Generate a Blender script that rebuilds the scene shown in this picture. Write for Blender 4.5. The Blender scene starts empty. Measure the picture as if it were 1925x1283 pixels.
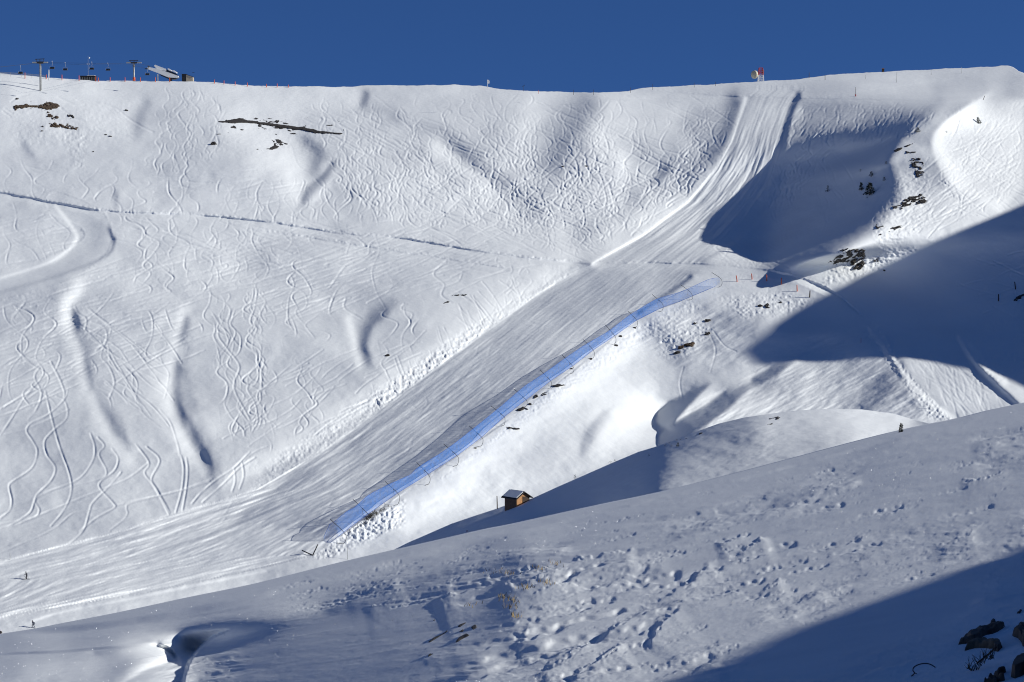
import bpy, bmesh, math, random
import numpy as np
from mathutils import Vector, Matrix

scene = bpy.context.scene
COL = scene.collection
rng = np.random.default_rng(7)
random.seed(7)

# ------------------------------------------------------------------ camera
W0, H0, FPX = 1925.0, 1283.0, 3861.0
CX, CY, HOR = W0 / 2, H0 / 2, 420.0
PITCH = math.atan((CY - HOR) / FPX)
cam_d = bpy.data.cameras.new("camera")
cam = bpy.data.objects.new("camera", cam_d)
COL.objects.link(cam)
cam_d.sensor_width = 36.0
cam_d.lens = 36.0 * FPX / W0
cam_d.clip_start = 0.5
cam_d.clip_end = 20000
cam.rotation_euler = (math.pi / 2 - PITCH, 0, 0)
scene.camera = cam
CP, SP = math.cos(PITCH), math.sin(PITCH)
SUN_EL, SUN_AZ = 25.0, 98.0


def ray(px, py):
    u = (np.asarray(px, float) - CX) / FPX
    v = (CY - np.asarray(py, float)) / FPX
    return np.stack([u, CP + v * SP, -SP + v * CP], -1)


def point(px, py, d):
    return ray(px, py) * np.asarray(d, float)[..., None]


# ------------------------------------------------------------------ numeric helpers
def interp(pts, x):
    p = np.array(pts, float)
    o = np.argsort(p[:, 0])
    return np.interp(x, p[o, 0], p[o, 1])


def smooth_curve(pts, n=12):
    """Catmull-Rom through the points."""
    p = np.array(pts, float)
    if len(p) < 3:
        return p
    q = np.vstack([2 * p[0] - p[1], p, 2 * p[-1] - p[-2]])
    out = []
    t = np.linspace(0, 1, n, endpoint=False)[:, None]
    for i in range(1, len(q) - 2):
        a, b, c, d = q[i - 1], q[i], q[i + 1], q[i + 2]
        out.append(.5 * ((2 * b) + (c - a) * t + (2 * a - 5 * b + 4 * c - d) * t**2 + (3 * b - a - 3 * c + d) * t**3))
    out.append(p[-1:])
    return np.vstack(out)


def sstep(a, b, x):
    t = np.clip((x - a) / (b - a), 0, 1)
    return t * t * (3 - 2 * t)


def vnoise(x, y, seed=0):
    xi, yi = np.floor(x).astype(np.int64), np.floor(y).astype(np.int64)
    fx, fy = x - xi, y - yi
    fx, fy = fx * fx * fx * (fx * (fx * 6 - 15) + 10), fy * fy * fy * (fy * (fy * 6 - 15) + 10)

    def hsh(a, b):
        h = (a * 374761393 + b * 668265263 + seed * 974634631) & 0xFFFFFFFF
        h = ((h ^ (h >> 13)) * 1274126177) & 0xFFFFFFFF
        h = ((h ^ (h >> 16)) * 2246822519) & 0xFFFFFFFF
        return ((h ^ (h >> 15)) & 0xFFFF) / 32767.5 - 1.0
    a, b, c, d = hsh(xi, yi), hsh(xi + 1, yi), hsh(xi, yi + 1), hsh(xi + 1, yi + 1)
    return (a * (1 - fx) + b * fx) * (1 - fy) + (c * (1 - fx) + d * fx) * fy


def fbm(x, y, seed=0, octv=4, gain=.5):
    s, a = 0, 1.0
    for i in range(octv):
        s = s + a * vnoise(x * 2**i + 17.3 * i, y * 2**i - 9.1 * i, seed + i)
        a *= gain
    return s


def polydist(X, Y, pts):
    """distance to a polyline and the side (+ = right-hand side on screen when y points down)."""
    best = np.full(X.shape, 1e18)
    side = np.zeros(X.shape)
    along = np.zeros(X.shape)
    L = 0.0
    p = np.array(pts, float)
    for (x0, y0), (x1, y1) in zip(p[:-1], p[1:]):
        dx, dy = x1 - x0, y1 - y0
        l2 = dx * dx + dy * dy + 1e-12
        t = np.clip(((X - x0) * dx + (Y - y0) * dy) / l2, 0, 1)
        ex, ey = X - x0 - t * dx, Y - y0 - t * dy
        d2 = ex * ex + ey * ey
        m = d2 < best
        best = np.where(m, d2, best)
        side = np.where(m, dx * (Y - y0) - dy * (X - x0), side)
        along = np.where(m, L + t * math.sqrt(l2), along)
        L += math.sqrt(l2)
    return np.sqrt(best), np.sign(side), along, L


def inpoly(X, Y, pts):
    p = np.array(pts, float)
    inside = np.zeros(X.shape, bool)
    n = len(p)
    for i in range(n):
        x0, y0 = p[i]
        x1, y1 = p[(i + 1) % n]
        c = ((y0 > Y) != (y1 > Y)) & (X < (x1 - x0) * (Y - y0) / (y1 - y0 + 1e-12) + x0)
        inside ^= c
    return inside


def polymask(X, Y, pts, soft):
    if X.size > 50000:      # work only inside the bounding box
        q = np.array(pts, float)
        out = np.zeros(X.shape)
        a, b = np.searchsorted(X[0], [q[:, 0].min() - soft * 1.1, q[:, 0].max() + soft * 1.1])
        c, d = np.searchsorted(Y[:, 0], [q[:, 1].min() - soft * 1.1, q[:, 1].max() + soft * 1.1])
        if b - a > 1 and d - c > 1:
            out[c:d, a:b] = _polymask(X[c:d, a:b], Y[c:d, a:b], pts, soft)
        return out
    return _polymask(X, Y, pts, soft)


def _polymask(X, Y, pts, soft):
    p = list(pts) + [pts[0]]
    d, _, _, _ = polydist(X, Y, p)
    s = np.where(inpoly(X, Y, pts), d, -d)
    return sstep(-soft, soft, s)


def gauss1(a, sig, axis):
    r = max(1, int(3 * sig + .5))
    k = np.exp(-.5 * (np.arange(-r, r + 1) / sig)**2)
    k /= k.sum()
    pad = [(0, 0), (0, 0)]
    pad[axis] = (r, r)
    b = np.pad(a, pad, mode='edge')
    n = a.shape[axis]
    out = np.zeros_like(a)
    for i, w in enumerate(k):
        out += w * (b[i:i + n, :] if axis == 0 else b[:, i:i + n])
    return out


def gblur(a, sig):
    return gauss1(gauss1(a, sig, 0), sig, 1)


def tps(ctrl, X, Y, smooth=0.0):
    c = np.array(ctrl, float)
    x, y, z = c[:, 0] / 500, c[:, 1] / 500, c[:, 2]

    def U(r2):
        return .5 * r2 * np.log(r2 + 1e-12)
    n = len(c)
    K = U((x[:, None] - x)**2 + (y[:, None] - y)**2) + smooth * np.eye(n)
    P = np.stack([np.ones(n), x, y], 1)
    A = np.block([[K, P], [P.T, np.zeros((3, 3))]])
    sol = np.linalg.solve(A, np.concatenate([z, np.zeros(3)]))
    Xs, Ys = X / 500, Y / 500
    out = sol[n] + sol[n + 1] * Xs + sol[n + 2] * Ys
    for i in range(n):
        out = out + sol[i] * U((Xs - x[i])**2 + (Ys - y[i])**2)
    return out


def dctm(n):
    k = np.arange(n)[:, None]
    m = np.cos(np.pi * (np.arange(n) + .5) * k / n) * math.sqrt(2 / n)
    m[0] /= math.sqrt(2)
    return m


def poisson(gx, wx, wy, mu):
    """least-squares field whose x-gradient follows gx (y-gradient and value stay near zero)."""
    h, w = gx.shape
    g = .5 * (gx[:, :-1] + gx[:, 1:])
    rhs = np.zeros((h, w))
    rhs[:, :-1] -= g
    rhs[:, 1:] += g
    rhs *= wx
    Mx, My = dctm(w), dctm(h)
    ex = 2 - 2 * np.cos(np.pi * np.arange(w) / w)
    ey = 2 - 2 * np.cos(np.pi * np.arange(h) / h)
    R = My @ rhs @ Mx.T
    R /= (wx * ex[None] + wy * ey[:, None] + mu)
    return My.T @ R @ Mx


def bil(arr, gx, gy):
    h, w = arr.shape
    gx = np.clip(gx, 0, w - 1.001)
    gy = np.clip(gy, 0, h - 1.001)
    i, j = gx.astype(int), gy.astype(int)
    fx, fy = gx - i, gy - j
    return (arr[j, i] * (1 - fx) + arr[j, i + 1] * fx) * (1 - fy) + (arr[j + 1, i] * (1 - fx) + arr[j + 1, i + 1] * fx) * fy


def cubic(arr, gx, gy):
    h, w = arr.shape
    gx = np.clip(gx, 1, w - 2.001)
    gy = np.clip(gy, 1, h - 2.001)
    i, j = gx.astype(int), gy.astype(int)
    fx, fy = gx - i, gy - j

    def wts(f):   # cubic b-spline: smooth normals
        return ((1 - f)**3 / 6, (3 * f**3 - 6 * f**2 + 4) / 6, (-3 * f**3 + 3 * f**2 + 3 * f + 1) / 6, f**3 / 6)
    wx, wy = wts(fx), wts(fy)
    out = 0
    for b in range(4):
        jj = np.clip(j + b - 1, 0, h - 1)
        r = 0
        for a in range(4):
            r = r + wx[a] * arr[jj, np.clip(i + a - 1, 0, w - 1)]
        out = out + wy[b] * r
    return out


# ------------------------------------------------------------------ materials
def new_mat(name):
    m = bpy.data.materials.new(name)
    m.use_nodes = True
    return m, m.node_tree.nodes, m.node_tree.links, m.node_tree.nodes["Principled BSDF"]


def snow_mat(name, scale, bump, base=(.87, .89, .885)):
    m, N, L, b = new_mat(name)
    tc = N.new("ShaderNodeTexCoord")
    n1 = N.new("ShaderNodeTexNoise"); n1.inputs["Scale"].default_value = scale; n1.inputs["Detail"].default_value = 6
    n2 = N.new("ShaderNodeTexNoise"); n2.inputs["Scale"].default_value = scale * .09; n2.inputs["Detail"].default_value = 4
    cr = N.new("ShaderNodeValToRGB")
    cr.color_ramp.elements[0].position = .3; cr.color_ramp.elements[0].color = (base[0] * .93, base[1] * .93, base[2] * .94, 1)
    cr.color_ramp.elements[1].position = .7; cr.color_ramp.elements[1].color = (*base, 1)
    bp = N.new("ShaderNodeBump"); bp.inputs["Strength"].default_value = .5; bp.inputs["Distance"].default_value = bump
    L.new(tc.outputs["Object"], n1.inputs["Vector"]); L.new(tc.outputs["Object"], n2.inputs["Vector"])
    L.new(n2.outputs["Fac"], cr.inputs["Fac"]); L.new(cr.outputs["Color"], b.inputs["Base Color"])
    L.new(n1.outputs["Fac"], bp.inputs["Height"]); L.new(bp.outputs["Normal"], b.inputs["Normal"])
    b.inputs["Roughness"].default_value = .7
    b.inputs["Specular IOR Level"].default_value = .2
    return m


SNOW_FAR = snow_mat("far_snow", .45, .22)
SNOW_NEAR = snow_mat("near_snow", 14.0, .012)


def grid_mesh(name, P, mat, kind='structure', smooth=True):
    h, w = P.shape[:2]
    me = bpy.data.meshes.new(name)
    idx = np.arange(h * w).reshape(h, w)
    q = np.stack([idx[:-1, :-1], idx[1:, :-1], idx[1:, 1:], idx[:-1, 1:]], -1).reshape(-1, 4)
    nq = len(q)
    me.vertices.add(h * w)
    me.vertices.foreach_set("co", P.reshape(-1).astype(np.float32))
    me.loops.add(nq * 4)
    me.loops.foreach_set("vertex_index", q.reshape(-1).astype(np.int32))
    me.polygons.add(nq)
    me.polygons.foreach_set("loop_start", (np.arange(nq) * 4).astype(np.int32))
    me.polygons.foreach_set("use_smooth", np.full(nq, smooth))
    me.update(calc_edges=True)
    me.materials.append(mat)
    o = bpy.data.objects.new(name, me)
    COL.objects.link(o)
    if kind:
        o["kind"] = kind
    return o


# ------------------------------------------------------------------ outlines (pixels of the 1925x1283 photograph)
SKY = [(-400, 128), (0, 138), (60, 143), (100, 147), (180, 152), (300, 153), (400, 155), (480, 162), (540, 163), (600, 163), (660, 164),
       (684, 160.5), (760, 161), (850, 160), (900, 161.5), (950, 169), (1000, 172), (1110, 175), (1180, 172), (1210, 166), (1300, 161),
       (1400, 155.5), (1440, 153), (1500, 149), (1560, 141), (1640, 136), (1720, 132.5), (1800, 129), (1860, 126), (1885, 123.5), (1895, 124),
       (1905, 127), (1915, 134), (1925, 137), (2000, 132), (2400, 120)]
FORE = [(-500, 1290), (-60, 1203), (0, 1192), (70, 1181), (120, 1171), (224, 1151), (349, 1124), (480, 1097), (620, 1062), (700, 1043),
        (800, 1020), (900, 997), (960, 985), (1110, 952), (1234, 926), (1340, 900), (1440, 874), (1560, 842), (1660, 816),
        (1745, 797), (1800, 786), (1860, 771), (1925, 757), (2000, 741), (2500, 630)]
FORE = [tuple(q) for q in smooth_curve(FORE, 8)]
MID = [(560, 1130), (700, 1062), (740, 1035), (770, 1020), (800, 1007), (850, 985), (900, 968), (934, 957), (950, 951), (1000, 938), (1050, 915),
       (1100, 893), (1150, 871), (1200, 850), (1240, 838), (1300, 815), (1350, 797), (1400, 785), (1450, 778), (1500, 772),
       (1560, 769), (1620, 770), (1680, 778), (1720, 790), (1745, 796), (1800, 808), (1900, 850)]


class RaySheet:
    """A snow surface given as distance along each view direction: smooth control points + painted lateral slopes."""

    def __init__(self, x0, x1, y0, y1, ctrl, strokes, polys, step=3.0, wy=.15, mu=1e-4, targets=()):
        self.x0, self.y0, self.st = x0, y0, step
        gx = np.arange(x0, x1 + step, step)
        gy = np.arange(y0, y1 + step, step)
        X, Y = np.meshgrid(gx, gy)
        w = 1.0 / np.maximum(tps(ctrl, X, Y, 1e-4), 30)
        wv = -np.gradient(w, step / FPX, axis=0)      # d(1/depth)/dv, v up
        wv = np.minimum(wv, -.0006)
        if targets:
            w = self.fit(w, wv, X, Y, gx, gy, targets, step)
            wv = np.minimum(-np.gradient(w, step / FPX, axis=0), -.0006)
        k = np.zeros_like(X)
        for pts, wl, wr, amp in strokes:
            p = smooth_curve(pts, 6) if len(pts) > 2 else np.array(pts, float)
            r = 3.2 * max(wl, wr)
            a, b = np.searchsorted(gx, [p[:, 0].min() - r, p[:, 0].max() + r])
            c, d = np.searchsorted(gy, [p[:, 1].min() - r, p[:, 1].max() + r])
            if b <= a or d <= c:
                continue
            Xs, Ys = X[c:d, a:b], Y[c:d, a:b]
            D, S, _, _ = polydist(Xs, Ys, p)
            k[c:d, a:b] += amp * np.exp(-(D / np.where(S > 0, wr, wl))**2)
        for pts, soft, amp in polys:
            p = np.array(pts, float)
            r = soft * 1.1
            a, b = np.searchsorted(gx, [p[:, 0].min() - r, p[:, 0].max() + r])
            c, d = np.searchsorted(gy, [p[:, 1].min() - r, p[:, 1].max() + r])
            Xs, Ys = X[c:d, a:b], Y[c:d, a:b]
            k[c:d, a:b] += amp * polymask(Xs, Ys, pts, soft)
        dw = poisson(k * wv * step / FPX, 1.0, wy, mu)
        self.w = w + dw
        self.det = None

    @staticmethod
    def lit(w, X, Y):
        P = point(X, Y, 1 / w)
        n = np.cross(np.gradient(P, axis=0), np.gradient(P, axis=1))
        n /= np.linalg.norm(n, axis=-1)[..., None]
        e, a = math.radians(SUN_EL), math.radians(SUN_AZ)
        return n @ np.array([math.sin(a) * math.cos(e), math.cos(a) * math.cos(e), math.sin(e)])

    def fit(self, w0, wv, X, Y, gx, gy, targets, step):
        """bend the smooth base so that named flanks lean towards or away from the sun by the given cosine."""
        T = np.full_like(X, .445)
        M = sstep(-250, -60, X) * (1 - sstep(1985, 2180, X)) * sstep(100, 160, Y) * (1 - sstep(1180, 1290, Y))
        for pts, soft, val in targets:
            m = polymask(X, Y, pts, soft)
            T = T * (1 - m) + val * m
        T = T + .055 * fbm(X / 130, Y / 80, 141, 3) + .03 * fbm(X / 34, Y / 24, 145, 2)
        k = np.zeros_like(X)
        w = w0
        for _ in range(7):
            k += M * np.clip(T - self.lit(w, X, Y), -.6, .6) * .8
            w = w0 + poisson(k * wv * step / FPX, 1.0, .08, 1.2e-5)
        return w

    def set_detail(self, x0, y0, st, arr):
        self.det = (x0, y0, st, arr)

    def depth(self, px, py, detail=True):
        px, py = np.asarray(px, float), np.asarray(py, float)
        shp = px.shape
        a, b = np.atleast_1d(px), np.atleast_1d(py)
        d = 1.0 / cubic(self.w, (a - self.x0) / self.st, (b - self.y0) / self.st)
        if detail and self.det:
            x0, y0, st, arr = self.det
            d = d - bil(arr, (a - x0) / st, (b - y0) / st)
        return d.reshape(shp)

    def at(self, px, py):
        return point(px, py, self.depth(px, py))


#MAIN
# ------------------------------------------------------------------ far mountain slope
MAIN_CTRL = [
    (-300, 130, 815), (0, 138, 805), (300, 152, 800), (700, 163, 790), (950, 168, 785), (1190, 173, 800), (1425, 153, 880), (1650, 136, 900), (1925, 130, 905), (2230, 120, 915),
    (-300, 240, 745), (0, 240, 745), (300, 240, 742), (700, 250, 735), (1000, 240, 742), (1200, 195, 768), (1400, 190, 775), (1600, 192, 768), (1860, 190, 765), (2230, 200, 760),
    (-300, 365, 690), (0, 365, 690), (300, 375, 682), (600, 385, 676), (900, 400, 672), (1150, 400, 680), (1350, 350, 705), (1480, 300, 738), (1500, 240, 755), (1700, 240, 751), (1600, 300, 716), (1710, 300, 692), (1850, 300, 704), (1480, 390, 702), (1640, 390, 660), (2230, 300, 715),
    (-300, 480, 640), (0, 480, 640), (400, 460, 645), (800, 480, 640), (1100, 500, 640), (1300, 500, 648), (1420, 470, 658), (1560, 490, 622), (1700, 430, 646), (1925, 420, 660), (2230, 420, 670),
    (-300, 640, 575), (0, 640, 578), (350, 640, 580), (600, 620, 590), (800, 620, 590), (1000, 560, 615), (1200, 540, 628), (1400, 540, 622), (1550, 560, 602), (1750, 560, 584), (1925, 560, 584), (2230, 560, 590),
    (-300, 820, 515), (0, 820, 518), (350, 820, 520), (600, 800, 530), (850, 740, 548), (1050, 680, 566), (1200, 660, 572), (1350, 650, 566), (1500, 660, 552), (1700, 680, 520), (1925, 680, 516),
    (-300, 1000, 465), (0, 1000, 466), (300, 960, 478), (500, 920, 490), (700, 900, 498), (900, 850, 508), (1050, 800, 524), (1200, 800, 520), (1400, 780, 508), (1700, 780, 486), (1925, 780, 484), (2230, 700, 520),
    (0, 1090, 432), (300, 1060, 445), (600, 1020, 458), (800, 980, 466), (1000, 920, 480), (1300, 900, 470), (-300, 1100, 430),
    (0, 1180, 398), (400, 1150, 408), (800, 1100, 420), (1300, 1000, 440), (1900, 900, 450), (2230, 900, 450), (-300, 1300, 370), (600, 1330, 370), (1400, 1330, 360), (2230, 1330, 350)]

# lateral slope painting: (points, width on the left side, width on the right side, + = leans right / - = leans left)
MAIN_STROKES = [
    ([(278, 195), (262, 225), (260, 252)], 9, 12, -.22),
    ([(20, 215), (110, 205), (230, 225)], 26, 26, .12),
    ([(42, 262), (50, 280), (62, 290)], 5, 8, -.2),
    ([(90, 190), (150, 198), (235, 225)], 10, 10, .12),
    ([(217, 362), (219, 386)], 5, 7, -.3),
    ([(626, 308), (606, 334), (582, 352), (569, 373)], 14, 4, -.6),
    ([(575, 262), (600, 285), (590, 320)], 12, 16, -.35),
    ([(640, 300), (610, 350), (585, 380)], 9, 9, .3),
    ([(440, 250), (520, 290), (560, 330)], 30, 26, .25),
    ([(540, 330), (555, 365)], 14, 10, .2),
    ([(400, 300), (430, 350)], 40, 40, .06),
    ([(690, 178), (684, 196)], 6, 9, -.4),
    ([(700, 195), (760, 226), (830, 246), (885, 300), (950, 350), (1010, 395)], 18, 22, -.2),
    ([(820, 280), (870, 315), (920, 355)], 12, 14, .35),
    ([(600, 240), (700, 290), (800, 340)], 30, 30, .06),
    ([(1105, 198), (1062, 255), (1040, 312)], 26, 30, -.32),
    ([(1000, 200), (980, 260)], 25, 25, .15),
    ([(1130, 270), (1165, 290), (1170, 330)], 20, 20, .3),
    ([(1255, 318), (1236, 338)], 8, 10, -.5),
    ([(1384, 195), (1370, 245), (1335, 302), (1295, 345)], 16, 20, -.4),
    ([(1260, 240), (1300, 290)], 26, 26, .12),
    ([(1190, 375), (1130, 410), (1095, 432)], 22, 26, -.25),
    ([(1060, 440), (900, 430)], 14, 14, .1),
    ([(1402, 183), (1391, 215), (1371, 268), (1341, 320), (1290, 380), (1200, 445), (1115, 495)], 3, 2.5, .55),
    # bank on the right of the upper piste
    ([(1503, 180), (1491, 205), (1479, 245), (1470, 290), (1452, 338), (1425, 372)], 4, 6, -.75),
    ([(1500, 320), (1440, 400), (1390, 450), (1320, 493)], 3, 5, -.4),
    # crest of the right-hand spur: bright right side
    ([(1832, 193), (1770, 240), (1756, 268), (1768, 312), (1792, 345)], 26, 4, .5),
    ([(1850, 250), (1850, 330)], 60, 60, .16),
    ([(1700, 340), (1690, 400), (1600, 480)], 16, 16, .15),
    ([(1605, 480), (1625, 505)], 18, 20, .3),
    # moraine gullies on the lower left
    ([(150, 540), (127, 572), (127, 610), (146, 660), (156, 705), (176, 760), (206, 820), (243, 862)], 13, 15, .40),
    ([(142, 588), (148, 612)], 5, 9, -.6),
    ([(152, 640), (164, 690), (176, 735), (204, 782), (240, 835)], 8, 26, -.24),
    ([(166, 692), (172, 735)], 5, 12, -.15),
    ([(346, 585), (334, 640), (320, 700), (316, 742), (330, 790), (352, 842), (388, 884)], 13, 14, .44),
    ([(352, 604), (341, 640)], 6, 11, -.45),
    ([(336, 685), (331, 735), (344, 782)], 8, 24, -.34),
    ([(352, 785), (378, 840), (398, 882)], 8, 30, -.30),
    ([(386, 846), (395, 884)], 8, 14, -.3),
    ([(655, 600), (666, 640), (675, 684)], 8, 9, .35),
    ([(352, 600), (350, 700), (375, 790), (410, 870)], 8, 46, -.16),
    ([(158, 620), (186, 720), (230, 800)], 8, 40, -.10),
    ([(120, 570), (200, 545), (330, 560)], 16, 10, .12),
    ([(300, 600), (290, 700), (310, 800), (360, 870)], 34, 8, .12),
    ([(640, 560), (720, 580), (800, 560)], 30, 30, -.06),
    ([(726, 590), (702, 606), (689, 630), (686, 656), (694, 672)], 6, 16, -.5),
    ([(700, 590), (740, 575)], 12, 14, -.2),
    # bank left of the lower piste
    ([(1062, 508), (985, 556), (890, 628), (790, 700), (690, 770), (560, 848), (440, 905)], 6, 30, .22),
    ([(1085, 506), (1000, 559), (900, 630), (800, 704), (700, 779), (600, 850), (480, 920), (330, 966), (200, 1005), (0, 1056)], 2.5, 3, .4),
    # traverse path
    ([(-40, 353), (100, 380), (200, 396), (360, 403), (500, 416), (640, 438), (760, 448), (900, 472), (1010, 486), (1110, 496)], 1.8, 2.2, -.55),
    ([(200, 402), (500, 424), (760, 457), (1000, 496)], 4, 4, .12),
    # groomed bend on the left
    ([(215, 448), (208, 472), (182, 491), (100, 521), (-20, 556)], 3, 2.5, -.6),
    ([(105, 388), (138, 432), (141, 456), (92, 494), (-20, 529)], 3, 3, .45),
    ([(120, 388), (170, 412), (192, 445), (176, 474), (120, 505), (40, 532), (-20, 544)], 16, 16, -.14),
    ([(205, 430), (214, 452)], 3, 3, -.5),
    # snow field under the net
    ([(1180, 650), (1040, 760), (900, 870), (760, 985)], 30, 40, .3),
    ([(1150, 740), (1180, 800)], 60, 50, .25),
    ([(1136, 778), (1110, 808), (1094, 842)], 15, 7, -.5),
    ([(1075, 830), (1085, 860)], 16, 14, .12),
    ([(1225, 620), (1270, 650), (1280, 690)], 20, 20, -.18),
    ([(1300, 560), (1360, 590), (1410, 600)], 30, 30, -.1),
    ([(1345, 620), (1410, 620)], 26, 26, -.25),
    ([(1300, 520), (1266, 545), (1200, 588)], 3, 3, -.9),
    # lower right
    ([(1560, 640), (1620, 690)], 40, 40, -.12),
    ([(1690, 690), (1640, 735), (1590, 768)], 16, 20, -.35),
    ([(1530, 700), (1510, 730)], 12, 14, .2),
    ([(1700, 740), (1660, 745), (1620, 770)], 12, 12, -.5),
    ([(1640, 612), (1668, 648), (1700, 702), (1748, 755), (1792, 786)], 4, 4, .55),
    ([(1632, 620), (1662, 660), (1694, 712)], 6, 3, -.4),
    ([(1655, 622), (1684, 660), (1716, 712), (1770, 765)], 5, 8, -.18),
    ([(1801, 634), (1832, 682), (1872, 722), (1915, 762)], 4, 5, -1.1),
    ([(1815, 640), (1850, 685), (1890, 715)], 6, 10, .5),
    ([(1480, 520), (1560, 552), (1630, 604)], 3, 3, .4),
    # valley floor
    ([(60, 1168), (120, 1150), (240, 1127), (400, 1094), (500, 1074)], 2.2, 2.2, .6),
    ([(-20, 1172), (10, 1158), (40, 1148), (110, 1138), (240, 1118)], 2.5, 3, .5),
    ([(240, 1140), (480, 1092)], 10, 8, .15),
]
UPPER_L = [(170, 1420), (183, 1402), (215, 1391), (268, 1371), (320, 1341), (380, 1290), (445, 1200), (497, 1110)]
UPPER_R = [(170, 1515), (183, 1502), (205, 1488), (245, 1474), (290, 1464), (338, 1450), (372, 1428), (440, 1375), (497, 1312)]
LOWER_L = [(490, 1120), (506, 1085), (559, 1000), (630, 900), (704, 800), (779, 700), (850, 600), (920, 480), (966, 330), (1005, 200), (1030, 100), (1056, 0), (1090, -150)]
LOWER_R = [(490, 1330), (512, 1300), (545, 1262), (590, 1205), (640, 1150), (690, 1090), (760, 1000), (830, 900), (900, 800), (970, 700), (1045, 590), (1080, 440), (1110, 300), (1165, 0), (1200, -150)]
MAIN_POLYS = [
    # wind ridges in the bowl
    ([(1232, 792), (1236, 776), (1258, 756), (1300, 736), (1335, 722), (1300, 757), (1272, 786), (1258, 806), (1243, 806)], 3, -1.25),
    ([(1237, 842), (1240, 818), (1256, 803), (1330, 762), (1362, 738), (1412, 727), (1378, 760), (1330, 796), (1290, 826), (1260, 842)], 3, -1.25),
    ([(1411, 724), (1414, 712), (1450, 692), (1494, 678), (1462, 705), (1430, 720)], 3, -1.1),
    ([(1240, 690), (1300, 690), (1230, 780), (1150, 850), (1100, 870), (1120, 780)], 30, .15),
    ([(1270, 790), (1330, 740), (1345, 745), (1270, 800)], 6, .1),
]

MAIN_TARGETS = [
    ([(1200, 168), (1925, 140), (1925, 185), (1500, 180), (1180, 180)], 6, .38),
    ([(1300, 200), (1388, 190), (1370, 250), (1290, 345), (1180, 430), (1150, 420), (1250, 300)], 25, .34),
    ([(1508, 188), (1765, 192), (1750, 222), (1715, 250), (1500, 285), (1488, 240)], 24, .10),
    ([(1490, 250), (1610, 252), (1550, 300), (1460, 395), (1475, 300)], 16, .11),
    ([(1590, 262), (1700, 255), (1690, 284), (1680, 310), (1684, 345), (1698, 377), (1678, 396), (1640, 440), (1560, 487), (1500, 506), (1440, 500), (1430, 450), (1450, 400), (1520, 300)], 34, -.22),
    ([(1770, 215), (1700, 262), (1670, 310), (1708, 345), (1702, 385), (1650, 440), (1570, 487), (1620, 505), (1750, 455), (1790, 345), (1757, 270)], 12, .42),
    ([(1832, 193), (1925, 190), (1925, 350), (1880, 400), (1790, 345), (1757, 268), (1770, 235)], 8, .64),
    ([(1403, 178), (1505, 178), (1470, 290), (1425, 372), (1320, 493), (1120, 493), (1200, 445), (1290, 380), (1341, 320), (1371, 268)], 6, .31),
    ([(1110, 505), (1310, 505), (1205, 588), (1000, 757), (800, 897), (640, 1005), (430, 985), (560, 880), (800, 712), (1000, 565)], 8, .305),
    ([(1310, 510), (1200, 590), (1000, 757), (800, 897), (660, 990), (800, 850), (1050, 660), (1220, 520)], 20, .31),
    ([(1150, 660), (1230, 650), (1236, 760), (1215, 840), (1100, 890), (850, 980), (770, 990), (900, 880), (1040, 760)], 25, .58),
    ([(1040, 520), (700, 748), (480, 905), (430, 905), (620, 760), (900, 590)], 26, .52),
    ([(0, 700), (120, 700), (220, 860), (330, 900), (200, 980), (0, 1030)], 40, .40),
    ([(0, 150), (250, 160), (250, 250), (0, 260)], 40, .50),
    ([(400, 170), (560, 170), (560, 330), (480, 330)], 30, .52),
    ([(620, 640), (560, 800), (440, 840), (420, 700), (500, 600)], 40, .43),
    ([(1560, 640), (1640, 620), (1750, 760), (1700, 790), (1480, 780), (1360, 760)], 30, .33),
    ([(1420, 500), (1560, 500), (1640, 600), (1500, 600)], 26, .36),
    ([(1240, 690), (1420, 670), (1300, 740), (1240, 790)], 16, .45),
    ([(1650, 612), (1800, 636), (1915, 764), (1790, 790)], 8, .40),
    ([(1830, 650), (1925, 600), (1925, 750)], 10, .5),
]

# --- fine relief: ski tracks, grooming ridges, churned snow (metres towards the viewer)
DST = 1.25
DX0, DY0, DX1, DY1 = -45.0, 115.0, 1970.0, 1215.0
dgx, dgy = np.arange(DX0, DX1, DST), np.arange(DY0, DY1, DST)
DXX, DYY = np.meshgrid(dgx, dgy)
layers = {}


def splat(path, weight, layer):
    """add a polyline (points in px, dense) to a track layer."""
    p = np.asarray(path)
    w = np.broadcast_to(weight, (len(p),))
    layers.setdefault(layer, []).append(np.column_stack([p, w]))


def resample(p, st=.5):
    p = np.asarray(p, float)
    s = np.concatenate([[0], np.cumsum(np.hypot(*np.diff(p, axis=0).T))])
    t = np.arange(0, s[-1], st)
    return np.column_stack([np.interp(t, s, p[:, 0]), np.interp(t, s, p[:, 1])])


def line(pts, w=1.0, layer='thin', wob=0.0):
    p = resample(smooth_curve(pts, 10))
    if wob:
        t = np.arange(len(p)) * .5
        p = p + wob * np.column_stack([vnoise(t * .06, t * 0 + rng.uniform(0, 99), 3), vnoise(t * .06, t * 0 + rng.uniform(0, 99), 4)])
    ww = w * np.clip(.75 + .5 * vnoise(np.arange(len(p)) * .03, np.full(len(p), rng.uniform(0, 99)), 5), .2, 1.3)
    splat(p, ww * .5, layer)


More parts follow.
